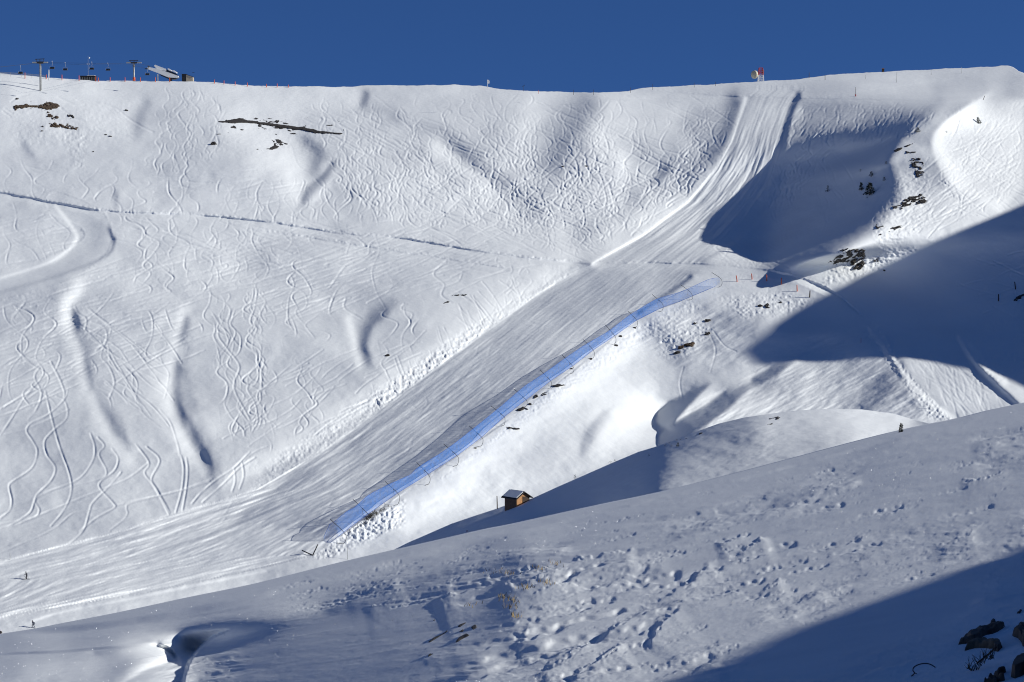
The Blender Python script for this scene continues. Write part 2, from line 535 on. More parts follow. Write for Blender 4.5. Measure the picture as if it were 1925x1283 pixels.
def turns(x, y, length, dirx, diry, amp, wl, w=1.0, layer='thin', skid=.6, perp=None, poly=None):
    """linked turns descending from (x, y)."""
    n = int(length / .5)
    s = np.arange(n) * .5
    l = math.hypot(dirx, diry)
    dx, dy = dirx / l, diry / l
    nx, ny = perp if perp else (1.0, -.12)
    ph = rng.uniform(0, 6.28)
    wob = 1 + .35 * vnoise(s / (wl * 1.7), np.full(n, rng.uniform(0, 99)), 11)
    phase = ph + 2 * math.pi * np.cumsum(wob) * .5 / wl
    A = amp * (1 + .45 * vnoise(s / (wl * 1.3), np.full(n, rng.uniform(0, 99)), 12))
    drift = 6 * vnoise(s / 70, np.full(n, rng.uniform(0, 99)), 13)
    lat = A * (np.sin(phase) + .22 * np.sin(2 * phase + rng.uniform(0, 6)))
    side_ = rng.choice((-1, 1)) * rng.uniform(.1, .75)
    X = x + dx * s + nx * lat + drift
    Y = y + dy * s + ny * lat
    turn = np.abs(np.sin(phase))
    ww = w * (1 - skid + skid * turn**2 * 1.5) * np.clip(.85 + .4 * vnoise(s / 26, np.full(n, rng.uniform(0, 99)), 14), .1, 1.3)
    ww *= (1 + side_ * np.sin(phase)) * np.clip(.75 + .7 * vnoise(s / 60, np.full(n, rng.uniform(0, 99)), 15), .15, 1.3)
    ww *= sstep(0, 30, s) * sstep(0, 30, s[::-1])
    if poly is not None:
        ww = ww * np.clip(np.convolve(inpoly(X, Y, poly).astype(float), np.ones(25) / 25, 'same'), .06, 1)
    step = np.hypot(np.gradient(X), np.gradient(Y))
    splat(np.column_stack([X, Y]), ww * step, layer)


def region_tracks(poly, n, length, amp, wl, dirs, w, layer='thin', skid=.6):
    p = np.array(poly, float)
    c = 0
    while c < n:
        x, y = rng.uniform(p[:, 0].min(), p[:, 0].max()), rng.uniform(p[:, 1].min(), p[:, 1].max())
        if not inpoly(np.array([x]), np.array([y]), poly)[0]:
            continue
        c += 1
        L = rng.uniform(*length) * 2.1
        d = dirs[rng.integers(len(dirs))]
        dx, dy = d[0] + rng.normal(0, .12), d[1]
        turns(x - dx * L * .3, y - L * .3, L, dx, dy, rng.uniform(*amp) * .8, rng.uniform(*wl) * 1.1, rng.uniform(*w), layer, skid, None, poly)


def region_lines(poly, n, length, ang, w, layer='thin', curve=.15):
    p = np.array(poly, float)
    c = 0
    while c < n:
        x, y = rng.uniform(p[:, 0].min(), p[:, 0].max()), rng.uniform(p[:, 1].min(), p[:, 1].max())
        if not inpoly(np.array([x]), np.array([y]), poly)[0]:
            continue
        c += 1
        L = rng.uniform(*length)
        a = math.radians(rng.uniform(*ang))
        k = rng.normal(0, curve)
        pts = [(x + t * L * math.cos(a + k * t), y + t * L * math.sin(a + k * t)) for t in (-.5, -.25, 0, .25, .5)]
        line(pts, rng.uniform(*w), layer, .8)


# powder runs off the ridge
region_tracks([(300, 165), (420, 170), (425, 230), (400, 300), (330, 325), (255, 330), (262, 270), (290, 220)], 30, (36, 121), (3.4, 8.0), (24, 45), [(-.2, 1), (.1, 1)], (.5, 1.1))
region_tracks([(230, 300), (420, 310), (430, 400), (200, 400)], 9, (48, 148), (6.9, 14.9), (43, 81), [(-.2, 1), (.3, 1)], (.6, 1.1))
region_tracks([(580, 185), (760, 200), (900, 290), (960, 420), (760, 430), (640, 360), (600, 260)], 110, (42, 175), (4.6, 10.3), (28, 59), [(.3, 1), (-.1, 1), (.55, 1)], (.5, 1.1))
region_tracks([(690, 175), (1000, 180), (1060, 250), (1000, 330), (900, 290), (780, 220)], 34, (36, 135), (6.2, 13.9), (36, 67), [(.1, 1), (.5, 1)], (.5, 1.1))
region_tracks([(900, 230), (1120, 190), (1160, 260), (1100, 380), (980, 440), (900, 380)], 87, (36, 162), (6.2, 13.9), (33, 67), [(-.1, 1), (.25, 1)], (.6, 1.2))
region_tracks([(1120, 190), (1380, 200), (1350, 280), (1290, 350), (1180, 430), (1080, 480), (1060, 330)], 65, (48, 189), (7.8, 17.0), (40, 91), [(-.25, 1), (-.5, 1), (.1, 1)], (.5, 1.1))
region_tracks([(1290, 230), (1385, 200), (1360, 280), (1290, 370), (1180, 450), (1150, 440), (1260, 330)], 28, (36, 121), (6.2, 12.4), (31, 58), [(-.6, 1)], (.6, 1.2))
region_tracks([(940, 340), (1200, 330), (1150, 450), (1060, 480), (940, 430)], 52, (36, 148), (7.8, 15.5), (40, 76), [(-.15, 1), (.2, 1)], (.5, 1.0))
region_lines([(700, 200), (1380, 210), (1200, 420), (800, 400)], 70, (60, 190), (12, 36), (.4, .9))
region_lines([(780, 360), (1180, 360), (1090, 480), (820, 450)], 90, (40, 150), (5, 30), (.4, .9))
region_lines([(740, 300), (1250, 320), (1100, 440), (800, 420)], 40, (40, 140), (-40, -18), (.4, .8))
for _ in range(24):
    x, y = rng.uniform(560, 700), rng.uniform(195, 250)
    line([(x, y), (x + 50, y + 22), (x + 110, y + 55)], rng.uniform(.3, .8), 'thin', 1.5)
# spur flank and right-hand slope
region_tracks([(1490, 200), (1720, 195), (1760, 215), (1720, 250), (1660, 275), (1470, 260)], 79, (30, 121), (3.4, 6.9), (26, 45), [(-.6, 1), (-.9, 1)], (.6, 1.2), skid=.8)
region_tracks([(1480, 260), (1580, 260), (1480, 400), (1440, 390), (1465, 320)], 28, (36, 121), (4.6, 8.0), (31, 52), [(-.5, 1)], (.5, 1.0))
region_tracks([(1440, 300), (1620, 290), (1620, 440), (1430, 470)], 17, (48, 162), (4.6, 9.2), (42, 87), [(.4, 1), (0, 1)], (.2, .5))
region_tracks([(1320, 440), (1440, 440), (1490, 505), (1330, 492)], 23, (36, 121), (10.8, 21.7), (63, 136), [(.2, 1), (-.4, 1)], (.6, 1.1))
region_lines([(1330, 450), (1430, 450), (1480, 500), (1340, 490)], 26, (30, 90), (10, 50), (.4, .9))
region_tracks([(1790, 195), (1925, 190), (1925, 360), (1800, 420), (1770, 330)], 51, (48, 162), (4.6, 10.3), (42, 87), [(-.7, 1), (-.2, 1)], (.25, .6))
region_lines([(1700, 330), (1925, 200), (1925, 340), (1760, 440)], 60, (40, 140), (-50, -20), (.3, .7))
region_lines([(1770, 250), (1925, 280), (1925, 360), (1800, 400)], 40, (40, 120), (15, 45), (.3, .6))
region_tracks([(1620, 360), (1760, 300), (1800, 400), (1640, 460)], 13, (36, 108), (4.6, 9.2), (42, 70), [(-.8, 1)], (.3, .6))
region_tracks([(1800, 560), (1925, 500), (1925, 640), (1830, 640)], 8, (24, 81), (3.4, 6.9), (24, 45), [(.3, 1)], (.4, .8))
region_lines([(1820, 520), (1925, 440), (1925, 620), (1820, 620)], 30, (20, 70), (-50, 30), (.4, .9))
# middle band on the left
region_tracks([(210, 410), (480, 410), (520, 520), (300, 560), (210, 500)], 23, (48, 162), (8.0, 16.1), (40, 81), [(.25, 1), (-.2, 1)], (.5, 1.0))
region_tracks([(0, 380), (130, 390), (130, 470), (0, 520)], 8, (36, 108), (6.9, 13.8), (49, 87), [(.4, 1), (-.3, 1)], (.4, .8))
region_lines([(0, 400), (130, 400), (130, 480), (0, 520)], 40, (50, 140), (-14, -4), (.3, .7))
region_lines([(0, 560), (220, 490), (700, 420), (900, 460), (800, 540), (300, 620), (0, 700)], 150, (60, 260), (-20, -6), (.3, .8))
region_lines([(220, 400), (700, 425), (560, 500), (240, 470)], 46, (60, 220), (4, 20), (.3, .6))
region_tracks([(200, 390), (700, 420), (560, 470), (240, 460)], 19, (30, 94), (5.8, 10.3), (35, 59), [(.5, 1), (-.3, 1)], (.4, .8))
region_tracks([(0, 300), (240, 300), (240, 380), (0, 370)], 8, (36, 121), (6.9, 16.1), (40, 81), [(.2, 1), (-.4, 1)], (.4, .8))
region_lines([(0, 305), (560, 320), (560, 400), (0, 370)], 40, (60, 200), (-10, 4), (.3, .6))
region_tracks([(400, 340), (720, 340), (720, 420), (430, 410)], 36, (36, 121), (6.9, 13.8), (45, 80), [(-.2, 1), (.3, 1)], (.4, .9))
region_tracks([(480, 450), (720, 430), (760, 560), (640, 640), (460, 620)], 9, (72, 202), (11.5, 25.3), (59, 113), [(-.3, 1), (.1, 1)], (.6, 1.1))
region_lines([(480, 470), (960, 440), (1000, 500), (760, 580), (470, 600)], 60, (40, 190), (-26, -8), (.3, .8))
region_lines([(500, 430), (1000, 490), (900, 510), (520, 450)], 20, (80, 240), (8, 14), (.3, .6))
region_tracks([(0, 580), (130, 560), (170, 760), (0, 760)], 11, (72, 229), (11.5, 20.7), (67, 121), [(-.2, 1), (.2, 1)], (.5, 1.0))
region_tracks([(160, 600), (330, 580), (320, 740), (230, 800), (180, 720)], 9, (60, 202), (9.2, 17.2), (54, 99), [(.2, 1), (.5, 1)], (.5, 1.0))
region_tracks([(400, 560), (500, 540), (500, 800), (430, 830), (400, 700)], 27, (72, 229), (8.0, 17.2), (48, 86), [(-.05, 1), (.1, 1)], (.6, 1.1))
region_tracks([(350, 530), (480, 520), (470, 600), (380, 620)], 5, (48, 162), (11.5, 20.7), (54, 94), [(.2, 1)], (.6, 1.0))
region_lines([(0, 600), (330, 560), (320, 700), (0, 780)], 46, (60, 220), (-34, -10), (.3, .9))
region_lines([(170, 620), (340, 600), (330, 760), (240, 800)], 20, (60, 140), (30, 60), (.4, .8))
region_tracks([(480, 700), (600, 690), (620, 780), (500, 850)], 9, (48, 148), (6.9, 16.1), (45, 81), [(-.4, 1), (.1, 1)], (.5, 1.0))
region_lines([(460, 700), (760, 660), (640, 800), (470, 860)], 26, (50, 170), (-38, -16), (.3, .8))
region_tracks([(700, 590), (800, 560), (760, 680), (690, 720)], 4, (36, 108), (6.9, 13.8), (40, 67), [(-.2, 1)], (.5, 1.0))
region_tracks([(960, 500), (1060, 510), (960, 600), (880, 640)], 8, (30, 94), (4.6, 10.3), (35, 63), [(-.5, 1)], (.4, .8))
region_lines([(880, 570), (1040, 520), (760, 730), (700, 760)], 30, (30, 90), (40, 75), (.3, .6))
region_tracks([(930, 480), (990, 484), (1000, 510), (940, 520)], 4, (19, 54), (3.4, 6.9), (21, 35), [(-.1, 1)], (.6, 1.0))
for poly_, n_, ang_ in (([(1100, 510), (1290, 515), (1000, 750), (700, 960), (480, 960), (700, 790)], 60, (-46, -8)), ([(430, 960), (640, 1010), (300, 1090), (0, 1150), (0, 1070)], 46, (-30, -2)),
                        ([(1410, 200), (1490, 200), (1440, 350), (1330, 460), (1250, 460), (1370, 300)], 26, (-75, -40)), ([(1660, 620), (1790, 640), (1890, 760), (1800, 780), (1720, 700)], 80, (30, 80))):
    region_lines(poly_, n_, (30, 130), ang_, (.5, 1.1), 'piste', .5)
# long hand-placed curves, lower left
C = 'wide'
line([(95, 680), (115, 720), (120, 750), (90, 780), (60, 795), (50, 810), (62, 830), (70, 850), (60, 880), (25, 905), (17, 915), (22, 940), (18, 960), (0, 975)], 1.2, C)
line([(75, 690), (65, 710), (78, 740), (68, 770), (52, 790)], .8, C)
line([(105, 745), (122, 755), (126, 785), (100, 810), (84, 830), (88, 855), (104, 880), (95, 905), (70, 930), (64, 945), (55, 965), (20, 988), (0, 994)], 1.2, C)
line([(85, 735), (98, 790), (112, 840), (130, 890), (134, 925), (120, 960), (95, 990)], 1.1, C)
line([(170, 815), (178, 840), (175, 865), (155, 895), (130, 910), (90, 925), (66, 940), (74, 960), (60, 975), (0, 985)], 1.0, C)
line([(183, 822), (196, 838), (186, 855), (200, 885), (190, 900), (130, 916)], .9, C)
line([(210, 843), (222, 862), (215, 885), (190, 905), (188, 918), (212, 945), (215, 955), (180, 975), (150, 1000)], 1.1, C)
line([(228, 888), (205, 915), (175, 945), (168, 962), (158, 995), (140, 1015), (120, 1030)], .9, C)
line([(280, 870), (240, 900), (180, 925), (120, 950), (60, 975), (0, 1000)], .8, C)
line([(400, 900), (330, 925), (260, 940), (200, 955), (140, 965), (95, 998), (0, 1040)], .8, C)
line([(395, 905), (350, 920), (250, 945), (238, 955), (240, 965), (232, 978), (210, 995), (205, 1000)], 1.0, C)
line([(275, 840), (300, 865), (285, 900), (295, 920), (320, 965)], 1.2, C)
line([(255, 835), (280, 870), (272, 890), (290, 915), (318, 968)], 1.0, C)
line([(340, 855), (345, 880), (342, 920), (330, 965)], 1.3, C)
line([(350, 860), (353, 885), (350, 920), (343, 960)], 1.3, C)
line([(470, 850), (440, 880), (410, 900), (380, 925), (360, 948)], 1.2, C)
line([(480, 860), (450, 880), (420, 910), (380, 945)], 1.0, C)
line([(440, 880), (442, 905), (436, 925)], 1.0, C)
line([(455, 870), (458, 895), (450, 920)], 1.2, C)
line([(300, 770), (320, 795), (335, 840), (338, 860)], 1.1, C)
line([(100, 700), (60, 730), (20, 790), (0, 820)], .9, C)
line([(130, 770), (90, 790), (40, 810), (0, 818)], .9, C)
line([(0, 690), (40, 670), (110, 690), (140, 680), (200, 660)], .9, C)
line([(0, 770), (60, 735), (120, 720), (165, 690)], .9, C)
line([(200, 640), (190, 670), (205, 690), (215, 720), (205, 750)], 1.0, C)
line([(160, 620), (162, 600), (148, 590), (140, 575)], .9, C)
line([(180, 660), (200, 640), (195, 615), (170, 605)], 1.0, C)
line([(420, 600), (410, 630), (430, 660), (450, 690), (440, 730), (470, 790)], 1.1, C)
line([(435, 580), (428, 610), (440, 640), (455, 655)], 1.0, C)
line([(760, 430), (700, 455), (690, 480), (650, 500), (620, 540), (600, 550), (560, 570), (520, 590)], .9, C)
line([(840, 490), (815, 515), (835, 535), (830, 555), (850, 570)], .9, C)
line([(870, 510), (860, 530), (820, 545)], .7, C)
line([(650, 560), (648, 580), (680, 600)], .9, C)
line([(760, 570), (755, 582), (775, 590), (770, 605)], .9, C)
line([(548, 275), (560, 310), (585, 330)], .5, C)
line([(1285, 690), (1278, 720), (1283, 750)], .6)
line([(1340, 622), (1362, 650), (1385, 662)], .6)
line([(1335, 630), (1345, 660), (1335, 700)], .5)
# small patrol path and edge lines
line([(0, 150), (40, 158), (75, 172)], .6)
line([(55, 178), (35, 182), (20, 192)], .9)
for pts in ([(108, 183), (130, 192), (145, 200), (160, 198)], [(143, 190), (180, 193), (210, 200), (232, 215)], [(113, 203), (135, 220), (160, 230)],
            [(232, 215), (260, 235), (290, 250)], [(180, 240), (200, 250), (240, 256)], [(5, 210), (20, 222)], [(8, 205), (24, 214)]):
    line(pts, 1.1, 'wide', 1)

H, Wd = DXX.shape


def make_layer(name, s1, s2, back):
    a = np.zeros(H * Wd)
    if name in layers:
        q = np.vstack(layers[name])
        gx, gy = (q[:, 0] - DX0) / DST, (q[:, 1] - DY0) / DST
        ok = (gx > 1) & (gx < Wd - 2) & (gy > 1) & (gy < H - 2)
        gx, gy, w = gx[ok], gy[ok], q[ok, 2]
        i, j = gx.astype(int), gy.astype(int)
        fx, fy = gx - i, gy - j
        for di, dj, ww in ((0, 0, (1 - fx) * (1 - fy)), (1, 0, fx * (1 - fy)), (0, 1, (1 - fx) * fy), (1, 1, fx * fy)):
            a += np.bincount((j + dj) * Wd + i + di, ww * w, H * Wd)
    a = a.reshape(H, Wd)
    return gblur(a, s1 / DST) * s1 * 2.5 / DST - back * gblur(a, s2 / DST) * s1 * 2.5 / DST


trk = np.tanh(1.3 * make_layer('thin', 1.0, 2.5, .75)) * .42
trk += np.tanh(1.2 * make_layer('wide', 1.25, 3.0, .75)) * .36


# groomed masks (row-wise coordinate across the piste)
def piste(Lp, Rp, y0, y1):
    xl, xr = interp(Lp, DYY), interp(Rp, DYY)
    s = (DXX - xl) / np.maximum(xr - xl, 1)
    m = sstep(0, 3, DXX - xl) * sstep(0, 3, xr - DXX) * sstep(y0, y0 + 2, DYY) * (1 - sstep(y1 - 2, y1, DYY))
    return s, m, np.maximum(xr - xl, 1)


su, mu_, wu = piste(UPPER_L, UPPER_R, 160, 497)
sl, ml, wl_ = piste(LOWER_L, LOWER_R, 497, 1170)
road, _, _, _ = polydist(DXX, DYY, smooth_curve([(1000, 489), (1110, 498), (1220, 500), (1330, 505), (1450, 516), (1510, 530), (1580, 565), (1640, 612)]))
road = 1 - sstep(5, 8, road)
bend, _, _, _ = polydist(DXX, DYY, smooth_curve([(105, 380), (165, 405), (185, 440), (172, 470), (110, 505), (40, 528), (-40, 545)]))
bend = 1 - sstep(24, 28, bend * np.where(DYY < 400, 1.3, 1.0))
run = polymask(DXX, DYY, [(1645, 610), (1800, 636), (1835, 684), (1915, 764), (1800, 800), (1752, 752), (1706, 700), (1674, 650)], 3)
groom = np.clip(mu_ + ml + road + bend + run, 0, 1)
trk *= (1 - groom)

yy = DYY / 100
str_u = fbm(su * 16, yy * 1.6, 21, 3) * .9 + fbm(su * 34, yy * 3, 25, 2) * .4
alng = DXX * .82 - DYY * .57
str_l = .55 * fbm(sl * 15, alng / 260, 31, 3) + .38 * np.clip(fbm(sl * 30, alng / 42, 36, 2), -.2, 1) + .26 * fbm(sl * 62, alng / 26, 38, 2)
relief = -trk - np.tanh(make_layer('piste', 1.3, 3.0, .6)) * .16
relief += mu_ * str_u * .40 * wu / 130 + ml * str_l * .46 * np.clip(wl_ / 230, .3, 1.4)
tx, ty = DXX * .55 + DYY * .85, DXX * .85 - DYY * .55
relief += run * (fbm(ty / 13, tx / 60, 41, 3) * .06)
relief += bend * fbm(DXX / 60, DYY / 12, 43, 2) * .05
# churned snow
crumb = fbm(DXX / 5, DYY / 4, 51, 3)
for pts, soft, amp in (
        ([(1060, 515), (1085, 512), (900, 640), (740, 755), (560, 880), (480, 915), (520, 860), (700, 740), (860, 630)], 14, .22),
        ([(700, 745), (900, 605), (920, 622), (705, 776)], 8, .25),
        ([(650, 1000), (760, 940), (760, 985), (620, 1050), (585, 1050)], 6, .4),
        ([(1150, 640), (1300, 560), (1320, 580), (1180, 660), (930, 830), (830, 900)], 8, .18),
        ([(1350, 560), (1480, 550), (1540, 570), (1480, 590), (1400, 600)], 10, .3),
        ([(1560, 505), (1660, 470), (1720, 470), (1640, 520), (1540, 540)], 10, .25),
        ([(1690, 320), (1740, 310), (1760, 420), (1660, 470), (1640, 440)], 14, .18),
        ([(1780, 200), (1925, 190), (1925, 350), (1800, 420), (1765, 320)], 18, .10),
        ([(120, 245), (165, 250), (160, 320), (130, 310)], 10, .2),
        ([(20, 200), (250, 190), (250, 262), (30, 280)], 20, .12),
        ([(380, 220), (620, 220), (620, 300), (400, 290)], 20, .10),
        ([(1240, 630), (1310, 600), (1340, 620), (1290, 670), (1240, 670)], 14, .3),
        ([(1640, 600), (1720, 700), (1790, 790), (1750, 790), (1690, 710), (1630, 640)], 8, .25),
        ([(1790, 640), (1925, 560), (1925, 700), (1860, 720)], 14, .2),
        ([(0, 560), (240, 480), (560, 440), (560, 520), (120, 640), (0, 660)], 30, .05)):
    relief += amp * polymask(DXX, DYY, pts, soft) * crumb * (1 - groom)
# wind-packed texture on the right of the bowl
wind = fbm((DXX * .45 + DYY * .9) / 7, (DXX * .9 - DYY * .45) / 34, 61, 4)
relief += .3 * polymask(DXX, DYY, [(1240, 840), (1300, 770), (1500, 650), (1650, 600), (1740, 790), (1600, 790)], 20) * wind
relief += .26 * polymask(DXX, DYY, [(1180, 640), (1330, 570), (1420, 590), (1400, 680), (1280, 690)], 24) * wind
relief += .08 * polymask(DXX, DYY, [(900, 880), (1100, 700), (1250, 680), (1220, 850), (1000, 940), (800, 1000)], 30) * fbm((DXX * .8 + DYY * .6) / 60, (DXX * .6 - DYY * .8) / 12, 63, 3)
# cut banks of the traverse and the cross track: a steep little face above a level strip


def bench(pts, wall, flat, drop, crumb_amp=.25):
    global relief
    p = smooth_curve(pts, 8)
    q = np.array(pts, float)
    a, b = np.searchsorted(dgx, [q[:, 0].min() - 20, q[:, 0].max() + 20])
    c, d = np.searchsorted(dgy, [q[:, 1].min() - 30, q[:, 1].max() + 30])
    D_, S_, A_, L_ = polydist(DXX[c:d, a:b], DYY[c:d, a:b], p)
    n_ = D_ * S_ + .8 * vnoise(DXX[c:d, a:b] / 14, DYY[c:d, a:b] / 14, 171)
    prof = np.where(n_ < 0, 0, np.where(n_ < wall, n_ / wall, np.clip(1 - (n_ - wall) / flat, 0, 1)))
    ends = sstep(0, 20, A_) * sstep(0, 20, L_ - A_) if L_ > 60 else 1
    vary = np.clip(.75 + .55 * vnoise(A_ / 40, A_ * 0 + 3.3, 173), .15, 1.3)
    relief[c:d, a:b] -= drop * prof * ends * vary
    bank = np.exp(-((n_ + 1.5) / 2.2)**2) * ends
    relief[c:d, a:b] += crumb_amp * bank * crumb[c:d, a:b]


bench([(-40, 353), (100, 380), (200, 396), (360, 403), (500, 416), (640, 438), (760, 448), (900, 472), (1010, 486), (1110, 496)], 2.6, 8, 1.25)
bench([(1110, 494), (1220, 493), (1330, 496), (1430, 505), (1500, 520), (1570, 550), (1636, 604)], 3, 12, 1.3, .15)
bench([(480, 432), (640, 456), (800, 480), (960, 506)], 1.8, 7, .55)
bench([(1180, 168), (1400, 181), (1600, 186), (1850, 188)], 2, 8, .7, .1)
bench([(1100, 182), (1280, 186), (1390, 186)], 1.6, 5, .5, .1)
bench([(1440, 197), (1560, 180), (1700, 160), (1830, 142)], 1.6, 6, .6, .1)
# overall soft unevenness
relief += (.35 * fbm(DXX / 70, DYY / 45, 71, 3) + .05 * fbm(DXX / 12, DYY / 8, 75, 2)) * (1 - .7 * groom)
# edges of the groomed surfaces: low snow banks
edge = gblur(groom, 1.6 / DST) * (1 - gblur(groom, 1.6 / DST)) * 4
relief += edge * .12 * (1 + .8 * crumb)

main = RaySheet(-300, 2230, 105, 1330, MAIN_CTRL, MAIN_STROKES, MAIN_POLYS, targets=MAIN_TARGETS)
edge_fade = sstep(DX0, DX0 + 20, DXX) * (1 - sstep(DX1 - 20, DX1, DXX)) * (1 - sstep(DY1 - 15, DY1, DYY))
main.set_detail(DX0, DY0, DST, relief * edge_fade)


def sheet_mesh(name, sh, xs, top, bottom, nrow, back, mat, jag=0.0):
    t = np.linspace(0, 1, nrow)
    X = np.broadcast_to(xs, (nrow, len(xs)))
    tp, bt = interp(top, xs), interp(bottom, xs)
    if jag:
        tp = tp + jag * fbm(xs / 26, xs * 0 + 4.7, 191, 4, .6)
    Yp = tp + t[:, None] * (bt - tp)
    P = sh.at(X, Yp)
    rows = []
    for run_, drop in back[::-1]:
        b = P[0].copy()
        n = b.copy(); n[:, 2] = 0
        n /= np.linalg.norm(n, axis=1)[:, None]
        b += n * run_
        b[:, 2] -= drop
        rows.append(b)
    P = np.concatenate([np.array(rows), P], 0)
    return grid_mesh(name, P, mat)


xs_main = np.concatenate([np.linspace(-290, -42, 40), np.arange(-40, 1967, 1.3), np.linspace(1970, 2220, 40)])
bottom_main = [(x, y + 110) for x, y in FORE]
sheet_mesh("mountain_slope", main, xs_main, SKY, bottom_main, 800,
           [(3, .12), (8, .4), (20, 1.2), (45, 3.2), (90, 14), (200, 80), (420, 190)], SNOW_FAR, .8)
#MAIN_END
#MID
# ------------------------------------------------------------------ middle ridge (between the valley and the near slope)
MID_CTRL = [(400, 1150, 268), (700, 1062, 255), (780, 1012, 250), (950, 951, 238), (1100, 893, 222), (1240, 838, 207), (1400, 785, 205), (1560, 769, 202), (1720, 788, 199),
            (1850, 812, 197), (2000, 860, 195), (700, 1085, 236), (780, 1040, 226), (960, 995, 200), (1240, 926, 171), (1440, 874, 172), (1600, 830, 179), (1745, 800, 190),
            (1000, 1080, 168), (1300, 1000, 150), (1600, 950, 152), (2000, 960, 158), (500, 1250, 190)]
MID_STROKES = [
    ([(780, 1022), (960, 962), (1100, 908), (1230, 862)], 20, 30, -.25),
    ([(1460, 800), (1600, 800), (1720, 812)], 30, 40, .35),
    ([(1690, 790), (1730, 796)], 10, 10, .2),
    ([(1230, 960), (1290, 890), (1400, 820)], 60, 70, .12),
    ([(1240, 850), (1330, 812), (1400, 795)], 10, 14, -.12),
]
midr = np.zeros((1, 1))
mid = RaySheet(380, 2020, 740, 1260, MID_CTRL, MID_STROKES, [], step=2.5)
MX0, MY0, MST = 560.0, 755.0, 1.4
mxx, myy = np.meshgrid(np.arange(MX0, 1900, MST), np.arange(MY0, 1200, MST))
mrel = .10 * fbm((mxx * .93 - myy * .36) / 34, (mxx * .36 + myy * .93) / 7, 81, 4) * polymask(mxx, myy, [(1000, 990), (1240, 845), (1400, 795), (1480, 800), (1460, 870), (1240, 930)], 26)
mrel += .25 * fbm(mxx / 60, myy / 22, 85, 3) + .02 * fbm(mxx / 8, myy / 5, 88, 2)
mid.set_detail(MX0, MY0, MST, mrel)
sheet_mesh("middle_ridge", mid, np.arange(562, 1899, 1.6), MID, [(x, max(y + 70, 0)) for x, y in FORE], 170,
           [(2, .25), (6, 1.6), (18, 9), (50, 32), (90, 60)], SNOW_FAR)
#MID_END
# ------------------------------------------------------------------ near slope
PA, PB, PC = .226, -.13, -2.0


def plane_d(px, py):
    u = (np.asarray(px, float) - CX) / FPX
    v = (CY - np.asarray(py, float)) / FPX
    # plane z = PA x + PB y + PC met by the view ray
    return -PC / -((-SP + v * CP) - PA * u - PB * (CP + v * SP)) if False else PC / ((-SP + v * CP) - PA * u - PB * (CP + v * SP))


def plan(px, py):
    P = point(px, py, plane_d(px, py))
    return P[..., 0], P[..., 1]


def plan_pts(pts):
    p = np.array(pts, float)
    x, y = plan(p[:, 0], p[:, 1])
    return list(zip(x, y))


NEAR_STROKES = [
    ([(620, 1140), (800, 1100), (960, 1078)], 20, 10, -.1),
    ([(250, 1200), (330, 1240), (330, 1283)], 40, 40, .2),
    ([(60, 1250), (200, 1215), (320, 1195)], 24, 30, .1),
    ([(300, 1205), (322, 1222), (338, 1246)], 4, 5, -.3),
    ([(230, 1283), (270, 1258), (315, 1240)], 12, 3, .3),
    ([(180, 1222), (270, 1205), (300, 1212)], 4, 4, -.25),
    ([(960, 1220), (985, 1210), (990, 1240)], 16, 16, -.2),
]
NEAR_POLYS = [
    ([(940, 1010), (1500, 880), (2200, 720), (2300, 1100), (1300, 1320), (900, 1320)], 60, -.08),
    ([(-200, 1215), (480, 1104), (720, 1046), (760, 1066), (520, 1118), (300, 1156), (210, 1220), (190, 1300), (-200, 1300)], 40, .12),
    ([(366, 1420), (376, 1275), (430, 1232), (500, 1200), (640, 1155), (800, 1104), (960, 1076), (1030, 1080), (980, 1120), (960, 1180), (905, 1230), (880, 1300), (900, 1420)], 30, -.35),
]
CREASE = [(330, 1420), (336, 1330), (345, 1283), (350, 1262), (358, 1240), (378, 1214), (405, 1192), (440, 1178), (462, 1170)]


class NearSheet(RaySheet):
    def __init__(self, x0, x1, y0, y1, strokes, polys, step=3.0):
        RaySheet.__init__(self, x0, x1, y0, y1, [(0, 0, 100), (1, 0, 100), (0, 1, 100), (3, 2, 100)], [], [], step)
        gx = np.arange(x0, x1 + step, step)
        gy = np.arange(y0, y1 + step, step)
        X, Y = np.meshgrid(gx, gy)
        k = np.zeros_like(X)
        for pts, wl, wr, amp in strokes:
            D, S, _, _ = polydist(X, Y, smooth_curve(pts, 6))
            k += amp * np.exp(-(D / np.where(S > 0, wr, wl))**2)
        for pts, soft, amp in polys:
            k += amp * polymask(X, Y, pts, soft)
        base = 1.0 / np.clip(plane_d(X, np.maximum(Y, interp(FORE, X) - 6)), 5, 400)
        dw = poisson(k * PC ** -1 * step / FPX, 1.0, .06, 2e-5)
        # the gully beyond the hump: the ground on its left lies lower and farther
        xc = interp([(y, x) for x, y in CREASE], Y)
        o = np.clip(xc - X, 0, None)
        jump = interp([(1178, 0), (1215, .04), (1283, .13), (1420, .2)], Y) * sstep(0, 4, o) * (1 - sstep(-20, 120, o))
        self.w = base + dw * sstep(0, 120, Y - interp(FORE, X))
        self.w = self.w * (1 - jump)



